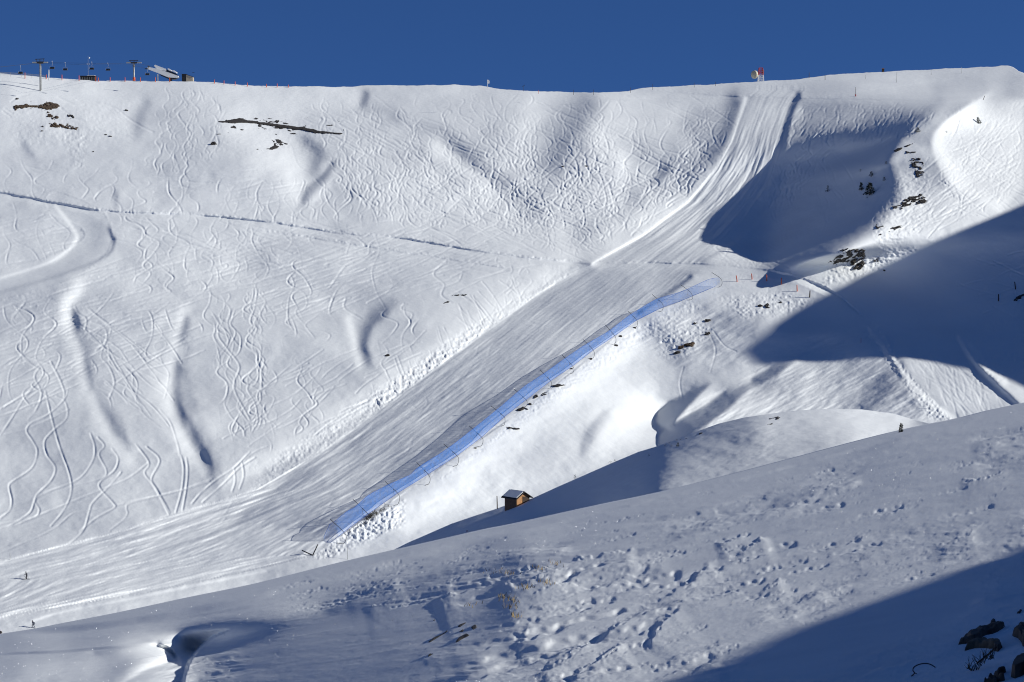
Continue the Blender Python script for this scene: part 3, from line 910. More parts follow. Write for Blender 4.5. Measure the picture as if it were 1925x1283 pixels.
NEAR_SCARPS = [   # long wind-carved edges: (points, width px, height px)
    ([(1340, 1055), (1300, 1098), (1240, 1130), (1190, 1162), (1130, 1200), (1060, 1250), (1010, 1285)], 12, 5.5),
    ([(1410, 998), (1376, 1020), (1340, 1030)], 6, 4), ([(1282, 1143), (1244, 1178), (1215, 1228)], 9, 6), ([(1004, 1170), (984, 1212), (990, 1255)], 14, 5),
    ([(1110, 1200), (1044, 1248), (990, 1290)], 11, 4), ([(1180, 1212), (1120, 1250), (1064, 1288)], 8, 6), ([(1350, 1234), (1310, 1264), (1276, 1290)], 9, 7),
    ([(1200, 1036), (1120, 1050), (1050, 1064), (985, 1084), (900, 1108), (810, 1136)], 9, 6), ([(1060, 1074), (1000, 1094), (930, 1112)], 8, 5), ([(1100, 1096), (1040, 1110), (985, 1128)], 8, 5),
    ([(1540, 930), (1500, 944), (1470, 950)], 4, 2.5), ([(1640, 1000), (1590, 1022), (1540, 1040)], 5, 3), ([(1480, 1090), (1440, 1112), (1410, 1140)], 7, 4), ([(1720, 950), (1680, 966), (1650, 972)], 4, 2.5),
    ([(1840, 1000), (1790, 1022), (1750, 1030)], 5, 3), ([(1450, 1010), (1410, 1030), (1380, 1052)], 6, 4), ([(1260, 1046), (1220, 1062), (1190, 1070)], 6, 4), ([(860, 1096), (800, 1112), (740, 1132), (680, 1142)], 7, 4),
    ([(760, 1085), (700, 1102), (640, 1116)], 5, 3), ([(1900, 880), (1850, 900), (1800, 906)], 4, 2.5), ([(1560, 1100), (1510, 1130), (1470, 1160)], 8, 4)]
NEAR_MARKS = [   # wind-scoured lips that throw the blue flakes of shadow: (px, py, length px, width px)
    (1283, 1078, 62, 26), (1222, 1068, 42, 16), (1278, 1146, 46, 18), (1308, 1092, 50, 12), (1360, 1070, 36, 16), (1150, 1098, 40, 14), (1160, 1126, 50, 12),
    (1120, 1128, 40, 12), (1112, 1142, 40, 10), (1182, 1106, 20, 8), (1016, 1164, 44, 16), (1062, 1178, 74, 22), (1050, 1232, 90, 20), (1142, 1190, 120, 26),
    (1180, 1146, 90, 12), (1240, 1176, 60, 24), (1226, 1212, 36, 26), (1350, 1238, 70, 26), (1412, 1003, 30, 10), (1400, 1028, 24, 10), (1428, 1046, 30, 8),
    (1196, 1002, 28, 8), (1140, 1062, 60, 8), (1290, 1036, 30, 10), (1272, 1034, 22, 8), (1010, 1064, 70, 10), (980, 1078, 90, 14), (1090, 1080, 90, 16),
    (1620, 1012, 50, 12), (1560, 1062, 40, 10), (1500, 1022, 60, 14), (1520, 1052, 40, 12), (1470, 1064, 40, 10), (1700, 952, 40, 14), (1590, 948, 40, 12),
    (1540, 940, 36, 8), (1660, 1020, 50, 8), (1760, 1078, 40, 8), (1870, 950, 40, 10), (1820, 916, 30, 6), (1570, 880, 24, 6), (1830, 870, 20, 5), (700, 1108, 46, 10),
    (672, 1118, 24, 8), (740, 1104, 36, 8), (840, 1110, 36, 7), (720, 1090, 24, 6), (800, 1128, 30, 7), (1190, 1255, 60, 10), (1120, 1262, 70, 12), (1090, 1278, 90, 12),
    (1330, 1180, 24, 10), (1390, 1216, 22, 10), (1260, 1250, 30, 12), (1448, 1116, 40, 10), (1500, 1108, 30, 8), (1440, 1090, 46, 12), (1390, 1108, 30, 10)]
random.seed(21)
for _ in range(270):
    x_ = random.uniform(960, 1925)
    y_ = random.uniform(0, 1)
    y_ = interp(FORE, np.array([x_]))[0] + 22 + y_ * 300
    if y_ < 1300 - (x_ - 1330) * .36:
        l_ = random.uniform(6, 26) * (.6 + .5 * (y_ - 800) / 480)
        NEAR_MARKS.append((x_, y_, l_, l_ * random.uniform(.22, .42) * .8))
for _ in range(70):
    x_ = random.uniform(560, 960)
    y_ = interp(FORE, np.array([x_]))[0] + random.uniform(20, 90)
    l_ = random.uniform(10, 26)
    NEAR_MARKS.append((x_, y_, l_, l_ * random.uniform(.2, .35)))


def near_rough(PX, PY, D, q):
    """wind-packed surface: (heights in metres) plates, ripples and lips."""
    mpp = D / FPX                      # metres per photo pixel sideways
    qn = q
    h = 0
    for lp, lq, sl, sd in ((170, 26, .06, 1), (76, 11, .09, 2), (38, 5.5, .075, 3), (20, 3.4, .11, 4), (10, 2.6, .15, 5)):
        n = vnoise(PX / lp + .5 * vnoise(PX / (2 * lp), qn / (2 * lq), sd + 60) - .35 * qn / lq, qn / lq + 7.3 * sd, sd)
        n = n if lp > 40 else sstep(-.15, .65, n) - .3
        h = h + sl * lp * .25 * mpp * n
    patch = .30 + 1.0 * sstep(-.1, .6, fbm(PX / 190, qn / 70, 95, 2)) * sstep(10, 60, qn)
    soft = polymask(PX, PY, [(-60, 1205), (480, 1100), (800, 1100), (960, 1080), (900, 1290), (-60, 1290)], 40)
    h = h * patch * (1 - .7 * soft) * sstep(0, 12, q)
    for pts, wid, amp_ in (([(20, 1192), (130, 1180), (240, 1166), (400, 1139), (480, 1121), (620, 1087), (750, 1052), (860, 1024), (980, 998)], 11, 6.0),
                           ([(240, 1172), (400, 1147), (500, 1128), (640, 1098), (740, 1070)], 6, 2.0),
                           ([(960, 1003), (1200, 945), (1440, 888), (1560, 858), (1700, 824)], 3, 2.6),
                           ([(-40, 1234), (60, 1226), (140, 1218), (210, 1212), (296, 1204)], 4, 3.0)):
        p = smooth_curve(pts, 6)
        Dd, Sd, Al, Ln = polydist(PX, PY, p)
        n_ = Dd * Sd + 1.2 * vnoise(PX / 60, PY / 60, 187)
        h -= amp_ * mpp * sstep(-wid * .5, wid * .5, n_) * np.exp(-np.clip(n_, 0, None) / 70) * sstep(0, 120, Al) * sstep(0, 120, Ln - Al)
    for pts, wid, amp_ in NEAR_SCARPS:
        p = smooth_curve(pts, 6)
        a, b = np.searchsorted(PX[0], [p[:, 0].min() - 330, p[:, 0].max() + 330])
        X, Y = PX[:, a:b], PY[:, a:b]
        Dd, Sd, Al, Ln = polydist(X, Y, p)
        Dd = Dd + 5 * vnoise(X / 17, Y / 11, 181) + 2.5 * vnoise(X / 6, Y / 4, 183)
        n_ = Dd * Sd
        prof = np.where(n_ > 0, 1 - sstep(0, wid, n_), np.exp(-np.clip(-n_, 0, None) / (wid * 5.5)))
        h[:, a:b] += .7 * amp_ * mpp[:, a:b] * prof * sstep(0, 25, Al) * sstep(0, 25, Ln - Al) * np.clip(.75 + .5 * vnoise(Al / 75, Al * 0 + Ln, 185), .3, 1.2)
    for im, (mx, my, ml_, mw) in enumerate(NEAR_MARKS):
        depth = .06 if im < 58 else .04
        r = ml_ * 3.7
        a, b = np.searchsorted(PX[0], [mx - r, mx + r])
        if b - a < 2:
            continue
        jj = np.where((np.abs(PY[:, (a + b) // 2] - my) < mw * 3 + ml_ * .5))[0]
        if len(jj) < 2:
            continue
        c, d = jj[0], jj[-1] + 1
        X, Y, M = PX[c:d, a:b], PY[c:d, a:b], mpp[c:d, a:b]
        t = (X - mx) / ml_
        w = (Y - my + .24 * (X - mx)) / (mw * .36) + .6 * vnoise(X / (ml_ * .25), Y / (mw * .45), int(mx))
        # hollow scooped out on the lee (left) side of a lip at t = 0, filling up gently to the left
        prof = (1 - sstep(-.24, .03, t)) * sstep(-3.6, -.24, t)
        h[c:d, a:b] -= depth * ml_ * M * prof * np.exp(-(w * 1.15)**4)
    return h


def near_rows(px):
    return interp(FORE, px)


xs_near = np.concatenate([np.linspace(-500, -62, 60), np.arange(-60, 1985, 1.5), np.linspace(1990, 2700, 60)])
NR = 380
tt = np.linspace(0, 1, NR)
top_n = near_rows(xs_near)
PXn = np.broadcast_to(xs_near, (NR, len(xs_near)))
PYn = top_n + (tt[:, None]) * (1420 - top_n)
near = NearSheet(-520, 2720, 560, 1440, NEAR_STROKES, NEAR_POLYS)
Dn = near.depth(PXn, PYn)
Bn = point(PXn, PYn, Dn)
rowsp = np.abs(np.gradient(Bn[..., 1], axis=0))
hn = near_rough(PXn, PYn, Dn, PYn - top_n)
Bn[..., 2] += hn
rows = []
for run_, drop in ((2, .5), (5, 1.6), (12, 5), (25, 12), (50, 28))[::-1]:
    b = Bn[0].copy()
    n = b.copy(); n[:, 2] = 0
    n /= np.linalg.norm(n, axis=1)[:, None]
    b += n * run_
    b[:, 2] -= drop
    rows.append(b)
NEARP = np.concatenate([np.array(rows), Bn], 0)
grid_mesh("near_slope", NEARP, SNOW_NEAR)

# ------------------------------------------------------------------ high ground outside the frame on the right
def peak(name, crest, x0, rise, fall, ys, width, mat, foot, rough):
    """a ridge running away from the viewer: crest height per Y, flank angles left/right."""
    xs = np.concatenate([np.linspace(x0 - width, x0, 60), np.linspace(x0, x0 + width, 30)[1:]])
    X, Y = np.meshgrid(xs, ys)
    c = interp(crest, Y)
    Z = c - np.where(X < x0, (x0 - X) * rise, (X - x0) * fall)
    Z += rough * fbm(X / (width * .2), Y / (width * .2), 121, 4) * np.where(np.abs(X - x0) < width * .03, .3, 1)
    Z = np.maximum(Z, foot)
    return grid_mesh(name, np.stack([X, Y, Z], -1), mat)


peak("side_peak", [(400, -40), (450, 15), (480, 40), (495, 52), (505, 62), (512, 73), (517, 82), (524, 86.5), (536, 88), (556, 87.6), (572, 87), (590, 85.5), (604, 83.5), (622, 81), (655, 81.5), (672, 82.4), (700, 83), (760, 60), (900, -30)],
     320, .95, .5, np.linspace(400, 900, 300), 150, SNOW_FAR, -60, 1.2)
peak("near_knoll", [(-20, 3), (0, 5), (10, 4.9), (16.2, 3.2), (21.8, 1.57), (26, .4), (31, -1.4), (36, -3)], 17, .75, .3, np.linspace(-20, 36, 160), 8, SNOW_NEAR, -6, .25)
#NEAR_END

#OBJECTS
# ------------------------------------------------------------------ building helpers for the things in the place
class MB:
    """collects simple solids in one mesh, local metres (x right, y away, z up)."""

    def __init__(self):
        self.bm = bmesh.new()

    def box(self, c, size, rot=None, bevel=0.0):
        g = bmesh.ops.create_cube(self.bm, size=1.0)
        vs = g["verts"]
        M = Matrix.Translation(Vector(c)) @ (rot.to_matrix().to_4x4() if rot is not None else Matrix.Identity(4)) @ Matrix.Diagonal((*size, 1))
        bmesh.ops.transform(self.bm, matrix=M, verts=vs)
        if bevel:
            es = list({e for v in vs for e in v.link_edges})
            bmesh.ops.bevel(self.bm, geom=es, offset=bevel, segments=2, affect='EDGES')
        return self

    def bar(self, a, b, r0, r1=None, n=8):
        return self.tube([a, b], [r0, r0 if r1 is None else r1], n)

    def tube(self, path, r, n=8):
        path = [Vector(p) for p in path]
        rs = r if isinstance(r, (list, tuple)) else [r] * len(path)
        rings = []
        for i, p in enumerate(path):
            t = (path[min(i + 1, len(path) - 1)] - path[max(i - 1, 0)]).normalized()
            a = t.cross(Vector((0, 0, 1)))
            if a.length < .05:
                a = t.cross(Vector((1, 0, 0)))
            a.normalize()
            b = t.cross(a)
            rings.append([self.bm.verts.new(p + rs[i] * (a * math.cos(2 * math.pi * k / n) + b * math.sin(2 * math.pi * k / n))) for k in range(n)])
        for q0, q1 in zip(rings[:-1], rings[1:]):
            for k in range(n):
                self.bm.faces.new((q0[k], q0[(k + 1) % n], q1[(k + 1) % n], q1[k]))
        self.bm.faces.new(rings[0][::-1])
        self.bm.faces.new(rings[-1])
        return self

    def prism(self, pts, y0, y1):
        """outline in x-z pushed from y0 to y1."""
        a = [self.bm.verts.new((x, y0, z)) for x, z in pts]
        b = [self.bm.verts.new((x, y1, z)) for x, z in pts]
        n = len(pts)
        self.bm.faces.new(a)
        self.bm.faces.new(b[::-1])
        for i in range(n):
            self.bm.faces.new((a[i], b[i], b[(i + 1) % n], a[(i + 1) % n]))
        return self

    def blob(self, c, size, seed, rough=.3, sub=2, freq=1.6, flat=0):
        g = bmesh.ops.create_icosphere(self.bm, subdivisions=sub, radius=1)
        co = np.array([v.co[:] for v in g["verts"]])
        n = fbm(co[:, 0] * freq + co[:, 2] * 1.3 + seed * 3.1, co[:, 1] * freq - co[:, 2] * .9 + seed, 200 + int(seed), 3)
        for v, k in zip(g["verts"], n):
            v.co *= 1 + rough * k
            v.co = Vector((v.co.x * size[0], v.co.y * size[1], v.co.z * size[2])) + Vector(c)
        return self

    def leaf(self, p, d, w, ln):
        d = Vector(d).normalized()
        s = d.cross(Vector((random.uniform(-1, 1), random.uniform(-1, 1), random.uniform(-1, 1)))).normalized() * w
        p = Vector(p)
        vs = [self.bm.verts.new(q) for q in (p - s, p + s, p + d * ln + s * .3, p + d * ln - s * .3)]
        self.bm.faces.new(vs)

    def build(self, name, mat, parent=None, smooth=False, loc=None):
        bmesh.ops.recalc_face_normals(self.bm, faces=self.bm.faces)
        me = bpy.data.meshes.new(name)
        self.bm.to_mesh(me)
        self.bm.free()
        if smooth:
            me.polygons.foreach_set("use_smooth", [True] * len(me.polygons))
        me.materials.append(mat)
        o = bpy.data.objects.new(name, me)
        COL.objects.link(o)
        if parent is not None:
            o.parent = parent
        if loc is not None:
            o.location = loc
        return o


def tag(o, label, cat, group=None, kind=None):
    o["label"] = label
    o["category"] = cat
    if group:
        o["group"] = group
    if kind:
        o["kind"] = kind
    return o


def thing(name, label, cat, loc, group=None, rotz=0.0):
    o = bpy.data.objects.new(name, None)
    COL.objects.link(o)
    o.empty_display_size = .5
    o.location = loc
    o.rotation_euler = (0, 0, rotz)
    return tag(o, label, cat, group)


def dup(root, loc, label, rotz=None, scale=None):
    r = root.copy(); COL.objects.link(r)
    r.location = loc
    if rotz is not None:
        r.rotation_euler = (0, 0, rotz)
    if scale is not None:
        r.scale = (scale, scale, scale)
    r["label"] = label
    for ch in list(root.children):
        c = ch.copy(); COL.objects.link(c); c.parent = r
        for g in list(ch.children):
            d = g.copy(); COL.objects.link(d); d.parent = c
    return r


def on_slope(px, py):
    return Vector(main.at(np.array(float(px)), np.array(float(py))))


def at(px, py, d):
    return Vector(point(float(px), float(py), d))


def near_at(px, py):
    """point of the near slope seen at a pixel (nearest grid vertex of its mesh)."""
    P = Bn
    i = int(np.clip(np.searchsorted(xs_near, px), 0, len(xs_near) - 1))
    q = P[:, i]
    f = q @ np.array([0, CP, -SP])
    v = q @ np.array([0, SP, CP])
    yy_ = CY - FPX * v / f
    j = int(np.argmin(np.abs(yy_ - py)))
    return Vector(q[j])


def plain(name, col, rough=.6, metal=0.0, noise=0.0, scale=6.0):
    m, N, L, b = new_mat(name)
    b.inputs["Roughness"].default_value = rough
    b.inputs["Metallic"].default_value = metal
    b.inputs["Base Color"].default_value = (*col, 1)
    if noise:
        tc = N.new("ShaderNodeTexCoord")
        n = N.new("ShaderNodeTexNoise"); n.inputs["Scale"].default_value = scale; n.inputs["Detail"].default_value = 5
        r = N.new("ShaderNodeValToRGB")
        r.color_ramp.elements[0].position = .32; r.color_ramp.elements[0].color = tuple(c * (1 - noise) for c in col) + (1,)
        r.color_ramp.elements[1].position = .7; r.color_ramp.elements[1].color = tuple(min(1, c * (1 + noise)) for c in col) + (1,)
        L.new(tc.outputs["Object"], n.inputs["Vector"]); L.new(n.outputs["Fac"], r.inputs["Fac"]); L.new(r.outputs["Color"], b.inputs["Base Color"])
    return m


M_STEEL = plain("galvanised_steel", (.38, .38, .36), .5, .2, .25, 2)
M_DARK = plain("dark_steel", (.03, .032, .035), .5, .2, .2, 4)
M_BLACK = plain("black_rubber", (.012, .012, .014), .7)
M_ORANGE = plain("orange_paint", (.62, .10, .03), .6, 0, .2, 3)
M_RED = plain("red_paint", (.45, .03, .03), .6, 0, .2, 3)
M_WHITE = plain("white_paint", (.8, .8, .78), .45, 0, .06, 2)
M_CREAM = plain("cream_panel", (.55, .50, .36), .6, 0, .2, 1.2)
M_BEIGE = plain("beige_render", (.42, .36, .27), .8, 0, .12, 1.5)
M_WOODSHADE = plain("shaded_wood", (.075, .038, .024), .7, 0, .3, 5)  # hut side wall: its shade is put into the wood colour
M_WOODL = plain("warm_wood", (.46, .23, .09), .7, 0, .25, 6)
M_POST = plain("weathered_post", (.05, .03, .02), .8, 0, .3, 8)
M_ROCK = plain("dark_rock", (.035, .03, .026), .85, 0, .5, 1.3)
M_EARTH = plain("brown_earth_and_grass", (.075, .048, .026), .9, 0, .55, 2.2)
M_NEARROCK = plain("near_rock", (.055, .042, .032), .85, 0, .5, 9)
M_NEEDLE = plain("conifer_green", (.022, .032, .016), .8, 0, .4, 3)
M_BUSH = plain("dry_bush", (.05, .045, .03), .8, 0, .4, 5)
M_STRAW = plain("dry_grass", (.30, .22, .10), .8, 0, .4, 5)
M_CLOTH = plain("dark_ski_clothes", (.018, .018, .024), .8, 0, .3, 4)
M_CLOTH2 = plain("grey_jacket", (.06, .06, .075), .8, 0, .3, 4)
M_SKIN = plain("skin", (.5, .3, .22), .6)
M_ROOFSNOW = snow_mat("roof_snow", 3.0, .02)
M_GLASS = plain("dark_glazing", (.015, .018, .025), .15)
PXM = lambda d: d / FPX

# ------------------------------------------------------------------ chairlift on the left skyline
D_T = float(main.depth(np.array(76.), np.array(171.)))


def lift_tower(loc, h, label, padded):
    t = thing("chairlift_tower", label, "lift tower", loc, "chairlift towers on the left skyline")
    MB().bar((0, 0, -4 if padded else -1), (0, 0, h * .86), .36, .30, 12).build("pole", M_STEEL, t, True)
    m = MB()
    m.prism([(-1.7, h * .885), (-.9, h * .855), (.9, h * .855), (1.7, h * .885), (1.5, h * .925), (-1.5, h * .925)], -.3, .3)
    m.build("crossarm", M_DARK, t)
    for s in (-1, 1):
        m = MB()
        m.box((s * 2.15, 0, h * .905), (1.7, .5, .28), None, .05)
        for k in range(5):
            m.bar((s * 2.15 - .7 + .35 * k, -.4, h * .905 - .12), (s * 2.15 - .7 + .35 * k, .4, h * .905 - .12), .2, n=8)
        m.build("sheave_train", M_STEEL, t)
    m = MB()
    m.bar((-1.9, 0, h * .995), (1.75, 0, h * 1.01), .13)
    for x in (-1.5, -.3, .4, 1.4):
        m.bar((x * .8, 0, h * .92), (x, 0, h), .09)
    m.build("work_frame", M_DARK, t)
    if padded:
        MB().bar((0, 0, .1), (0, 0, 1.5), .55, .52, 12).build("orange_pad", M_ORANGE, t, True)
        MB().bar((0, 0, h * .72), (0, 0, h * .75), .62, .62, 12).build("platform_ring", M_DARK, t)
    else:
        m = MB()
        for z in np.arange(.5, h * .8, .45):
            m.bar((.42, -.25, z), (.42, .25, z), .03, n=5)
        m.bar((.42, -.25, .3), (.42, -.25, h * .82), .04, n=5).bar((.42, .25, .3), (.42, .25, h * .82), .04, n=5)
        m.build("ladder", M_STEEL, t)
    return t


lift_tower(on_slope(76, 171), 59 * PXM(D_T), "grey lift tower standing on the snow below the ridge, nearest the left edge", False)
lift_tower(at(252, 153, 826), 38.5 * PXM(826), "grey lift tower with an orange padded foot beside the white top station", True)

for nm, pts, lab in (("haul_rope", [(-80, 137, 760), (61, 119.3, D_T), (150, 121.5, 785), (242, 120.5, 826), (277, 130, 832)], "thin lift cable hanging on the left arms of both towers"),
                     ("haul_rope", [(-80, 133, 760), (88, 118.0, D_T), (180, 119.6, 790), (267, 121.2, 826), (292, 127, 832)], "thin lift cable hanging on the right arms of both towers")):
    P = [at(*p) for p in pts]
    m = MB()
    m.tube([p - P[1] for p in P], .035, 6)
    tag(m.build(nm, M_DARK, loc=P[1]), lab, "cable", "lift cables")


def lift_chair():
    t = thing("lift_chair", "", "lift chair", (0, 0, 0), "empty chairs on the lift")
    MB().box((0, 0, 0), (1.75, .5, .26), None, .06).build("seat", M_DARK, t)
    MB().box((0, .28, .42), (1.75, .09, .5), Vector((0, 0, 1)).to_track_quat('Z', 'Y'), .03).build("backrest", M_DARK, t)
    m = MB()
    m.tube([(-.85, 0, 0), (-.8, .1, .9), (0, .1, 1.15), (.8, .1, .9), (.85, 0, 0)], .035, 6)
    m.build("frame", M_STEEL, t)
    MB().tube([(0, .1, 1.15), (.12, .1, 1.9), (0, 0, 2.7)], .05, 6).build("hanger", M_STEEL, t)
    MB().box((0, 0, 2.78), (.3, .2, .22), None, .04).build("grip", M_WHITE, t)
    return t


chairs = [(38.5, 138.6, 762, "lift chair left of the nearest tower, almost touching the ridge"), (98, 129.5, 776, "lift chair just right of the nearest lift tower"),
          (122.5, 132.2, 780, "second lift chair from the nearest tower, hanging lowest of its pair"), (172.5, 130.8, 790, "lift chair above the right end of the low dark shed"),
          (203, 132.6, 796, "lift chair midway between the dark shed and the padded tower"), (277, 141.3, 805, "lift chair hanging under the open end of the white top station")]
c0 = lift_chair()
for i, (x, y, d, lab) in enumerate(chairs):
    if i == 0:
        c0.location = at(x, y, d); c0["label"] = lab
    else:
        dup(c0, at(x, y, d), lab)

# top station: long white machine hood on a post
DS = 832
o = at(297, 153, DS)
k = PXM(DS)
st = thing("lift_station", "white slanted top station of the chairlift on a single post", "lift station", o)
Q = lambda pts: [((x - 297) * k, (153 - y) * k) for x, y in pts]
MB().prism(Q([(280, 131.5), (281, 127), (300, 131), (336, 143.5), (336.5, 146), (333, 147.4), (318, 146.6), (296, 137.5)]), -1.6, 1.6).build("hull", M_WHITE, st)
MB().prism(Q([(290.5, 124.8), (293, 122.8), (312, 130.2), (314, 134.2), (296, 131.0), (294.5, 128.8)]), -1.25, 1.25).build("machine_hood", M_WHITE, st)
MB().prism(Q([(313, 131), (331, 138.5), (336, 143.2), (335, 144.8), (312, 136)]), -1.2, 1.2).build("glazing", M_GLASS, st)
for a_, b_ in ((316, 132.0), (325.5, 135.4)):
    MB().prism(Q([(a_, b_ - 2.1), (a_ + 2, b_ - 2.4), (a_ + 7.5, b_ + 1.2), (a_ + 7, b_ + 3), (a_ + 1.5, b_ + .6)]), -1.3, 1.3).build("skylight_cover", M_WHITE, st)
MB().prism(Q([(300, 139.8), (320, 147.4), (334, 148), (328, 150.0), (318, 149.4), (304, 143.5)]), -1.4, 1.4).build("underside", M_DARK, st)
MB().prism(Q([(279.2, 124.6), (280.8, 124.4), (280.8, 131.4), (279.2, 131.2)]), -1.5, 1.5).build("end_panel", M_DARK, st)
m = MB()
m.bar(Vector(((273 - 297) * k, -.4, (153 - 130) * k)), Vector(((281 - 297) * k, -.4, (153 - 130.5) * k)), .16)
m.bar(Vector(((275 - 297) * k, .5, (153 - 128) * k)), Vector(((283 - 297) * k, .5, (153 - 133) * k)), .14)
m.build("guide_arm", M_DARK, st)
MB().bar((0, 0, -4), (0, 0, 13 * k), .30, .27, 12).build("post", M_WHITE, st)
MB().box((23.5 * k, 0, -.8), (1.1, .9, 6.2)).build("rear_support", M_DARK, st)

# beige operator hut
o = at(350, 153.5, 832)
h_ = thing("operator_hut", "small beige hut with a dark open front right of the top station", "hut", o, None, math.radians(0))
m = MB()
m.prism([(0, -4), (2.7, -4), (2.7, 1.72), (0, 2.75)], -.1, 3.0)
m.build("wall", M_BEIGE, h_)
MB().prism([(-1.75, -4), (-.01, -4), (-.01, 2.78), (-1.75, 2.86)], .1, 2.6).build("front", M_DARK, h_)
MB().box((-.95, -.02, 1.3), (1.0, .2, 1.0)).build("opening", M_BLACK, h_)
MB().prism([(-1.95, 2.88), (0, 2.84), (2.9, 1.78), (2.9, 1.9), (0, 2.98), (-1.95, 3.02)], -.3, 3.2).build("roof", M_DARK, h_)
# dark shed
o = at(165, 152.5, 826)
s_ = thing("low_shed", "low dark shed dug into the ridge with snow on half its roof", "shed", o)
MB().box((0, 1.2, -.6), (6.1, 2.4, 5.0)).build("wall", M_BLACK, s_)
MB().box((0, 1.2, 1.98), (6.5, 2.8, .16)).build("roof", M_DARK, s_)
MB().box((1.2, 1.2, 2.16), (3.2, 2.4, .2), None, .06).build("snow_cover", M_ROOFSNOW, s_)
m = MB()
for x in np.linspace(-2.8, 2.8, 9):
    m.box((x, -.03, .8), (.1, .06, 1.6))
m.build("front_slats", M_STEEL, s_)
# weather mast
o = at(166, 152, 830)
w_ = thing("weather_mast", "tall thin instrument mast rising behind the low dark shed", "mast", o)
MB().bar((0, 0, -4), (0, 0, 9.9), .07, .035, 6).build("mast", M_STEEL, w_)
MB().blob((.5, 0, 9.1), (.28, .28, .32), 3, .1).build("sensor", M_WHITE, w_, True)
m = MB()
m.bar((-.35, 0, 6.6), (.4, 0, 6.6), .05).blob((-.4, 0, 6.65), (.16, .16, .16), 4, .1).blob((.42, 0, 6.65), (.16, .16, .16), 5, .1)
m.build("sensor_arm", M_WHITE, w_)
# snow fence on the ridge
o = at(40, 145, 800)
f_ = thing("snow_fence", "low grey wire fence along the ridge behind the nearest lift tower", "fence", o)
pts = [(-20, 138.6), (0, 140.6), (20, 141.6), (40, 143), (60, 144.4), (86, 146.8)]
for x, y in pts:
    p = at(x, y, 801) - o
    MB().bar(p + Vector((0, 0, -.6)), p + Vector((0, 0, 1.0)), .06, n=6).build("post", M_STEEL, f_)
m = MB()
for hgt in (.25, .5, .75, .95):
    m.tube([at(x, y, 801) - o + Vector((0, 0, hgt)) for x, y in pts], .045, 5)
m.build("wire_mesh", M_STEEL, f_)

# ------------------------------------------------------------------ marker poles
def marker(kind, label, base, hpx, mat, d, r=.13, lean=0.0, group=None, cat="marker pole", band=None):
    hh = hpx * PXM(d)
    t = thing(kind, label, cat, base, group)
    MB().tube([(0, 0, -.6), (lean * hh * .5, 0, hh * .5), (lean * hh, 0, hh)], [r, r, r * .8], 8).build("pole", mat, t, True)
    MB().blob((lean * hh, 0, hh), (r * .95, r * .95, r * .6), 2, .03, 1).build("cap", band or mat, t, True)
    return t


ridge = [(47, 147, 10, "orange pole on the ridge left of the nearest lift tower"), (87, 148, 7, "short orange pole between the nearest lift tower and a tall white post"),
         (116.5, 150, 9, "orange pole on the ridge right of the tall white post"), (148.6, 151.5, 9, "orange pole at the left end of the low dark shed"), (180, 152.3, 8, "orange pole at the right end of the low dark shed"),
         (185, 152.6, 6, "small orange pole one step right of the low dark shed"), (207, 152.8, 7, "orange pole midway between the low dark shed and the padded tower"), (235, 153, 7, "orange pole just left of the padded lift tower"),
         (264, 153.3, 7, "orange pole just right of the padded lift tower"), (292, 153.6, 8, "orange pole left of the top station's post"), (319, 154, 8, "orange pole under the low end of the top station"),
         (403, 156.5, 6, "orange pole on the ridge, first right of the beige hut"), (421, 158, 6, "orange pole on the ridge, second right of the beige hut"), (442, 160, 6, "orange pole on the ridge, third right of the beige hut"),
         (465, 162, 6, "orange pole on the ridge, fourth right of the beige hut"), (501, 163.6, 5, "orange pole on the ridge, fifth right of the beige hut"), (521, 163.8, 6, "orange pole on the ridge, sixth right of the beige hut"), (542, 164, 4, "last and shortest orange pole right of the beige hut")]
for x, y, hp, lab in ridge:
    d = float(main.depth(np.array(float(x)), np.array(y + 1.0)))
    marker("marker_pole", lab, at(x, y + .8, d), hp + .8, M_ORANGE, d, .15, 0, "orange marker poles along the ridge")
d = 801
marker("striped_post", "tall white and pink post on the ridge right of the nearest lift tower", at(91.5, 148.6, d), 16.5, M_WHITE, d, .2, .03)
tiny = [(1012, 173.2, 4, "short orange stake on the saddle of the ridge, left of the other stakes", M_ORANGE), (1078, 175.6, 7, "thin dark stake near the lowest point of the ridge", M_POST), (1116, 176, 8, "thin dark stake right of the ridge's lowest point", M_POST),
        (1185, 171.6, 7, "thin dark stake where the ridge starts to rise again", M_POST), (1227, 165.8, 8, "thin stake on the rising ridge, left of the dish tower", M_POST), (1305, 161.5, 6, "thin stake on the rising ridge, second left of the dish tower", M_POST),
        (1345, 159, 5, "thin stake on the rising ridge nearest the dish tower", M_POST)]
for x, y, hp, lab, mt in tiny:
    marker("ridge_stake", lab, at(x, y + .5, 806), hp, mt, 806, .07, 0, "thin stakes along the middle ridge", "stake")
# white flag
o = at(916.5, 163.5, 787)
t = thing("flag", "white flag on a thin pole standing alone on the middle of the ridge", "flag", o)
MB().bar((0, 0, -.4), (0, 0, 2.7), .09, .07, 8).build("pole", M_WHITE, t, True)
m = MB()
m.prism([(.08, 1.2), (.45, 1.25), (.72, 1.15), (.8, 2.2), (.5, 2.6), (.08, 2.7)], -.04, .04)
m.build("cloth", M_WHITE, t)
# small snow lance
o = at(984, 170.8, 788)
t = thing("snow_lance", "tiny dark pole with a two-armed head on the ridge right of the flag", "pole", o)
MB().bar((0, 0, -.3), (0, 0, 1.9), .06, .05, 6).build("pole", M_DARK, t)
MB().tube([(-.5, 0, 1.6), (-.2, 0, 1.75), (.2, 0, 1.85), (.55, 0, 2.2)], .09, 6).build("head", M_DARK, t)
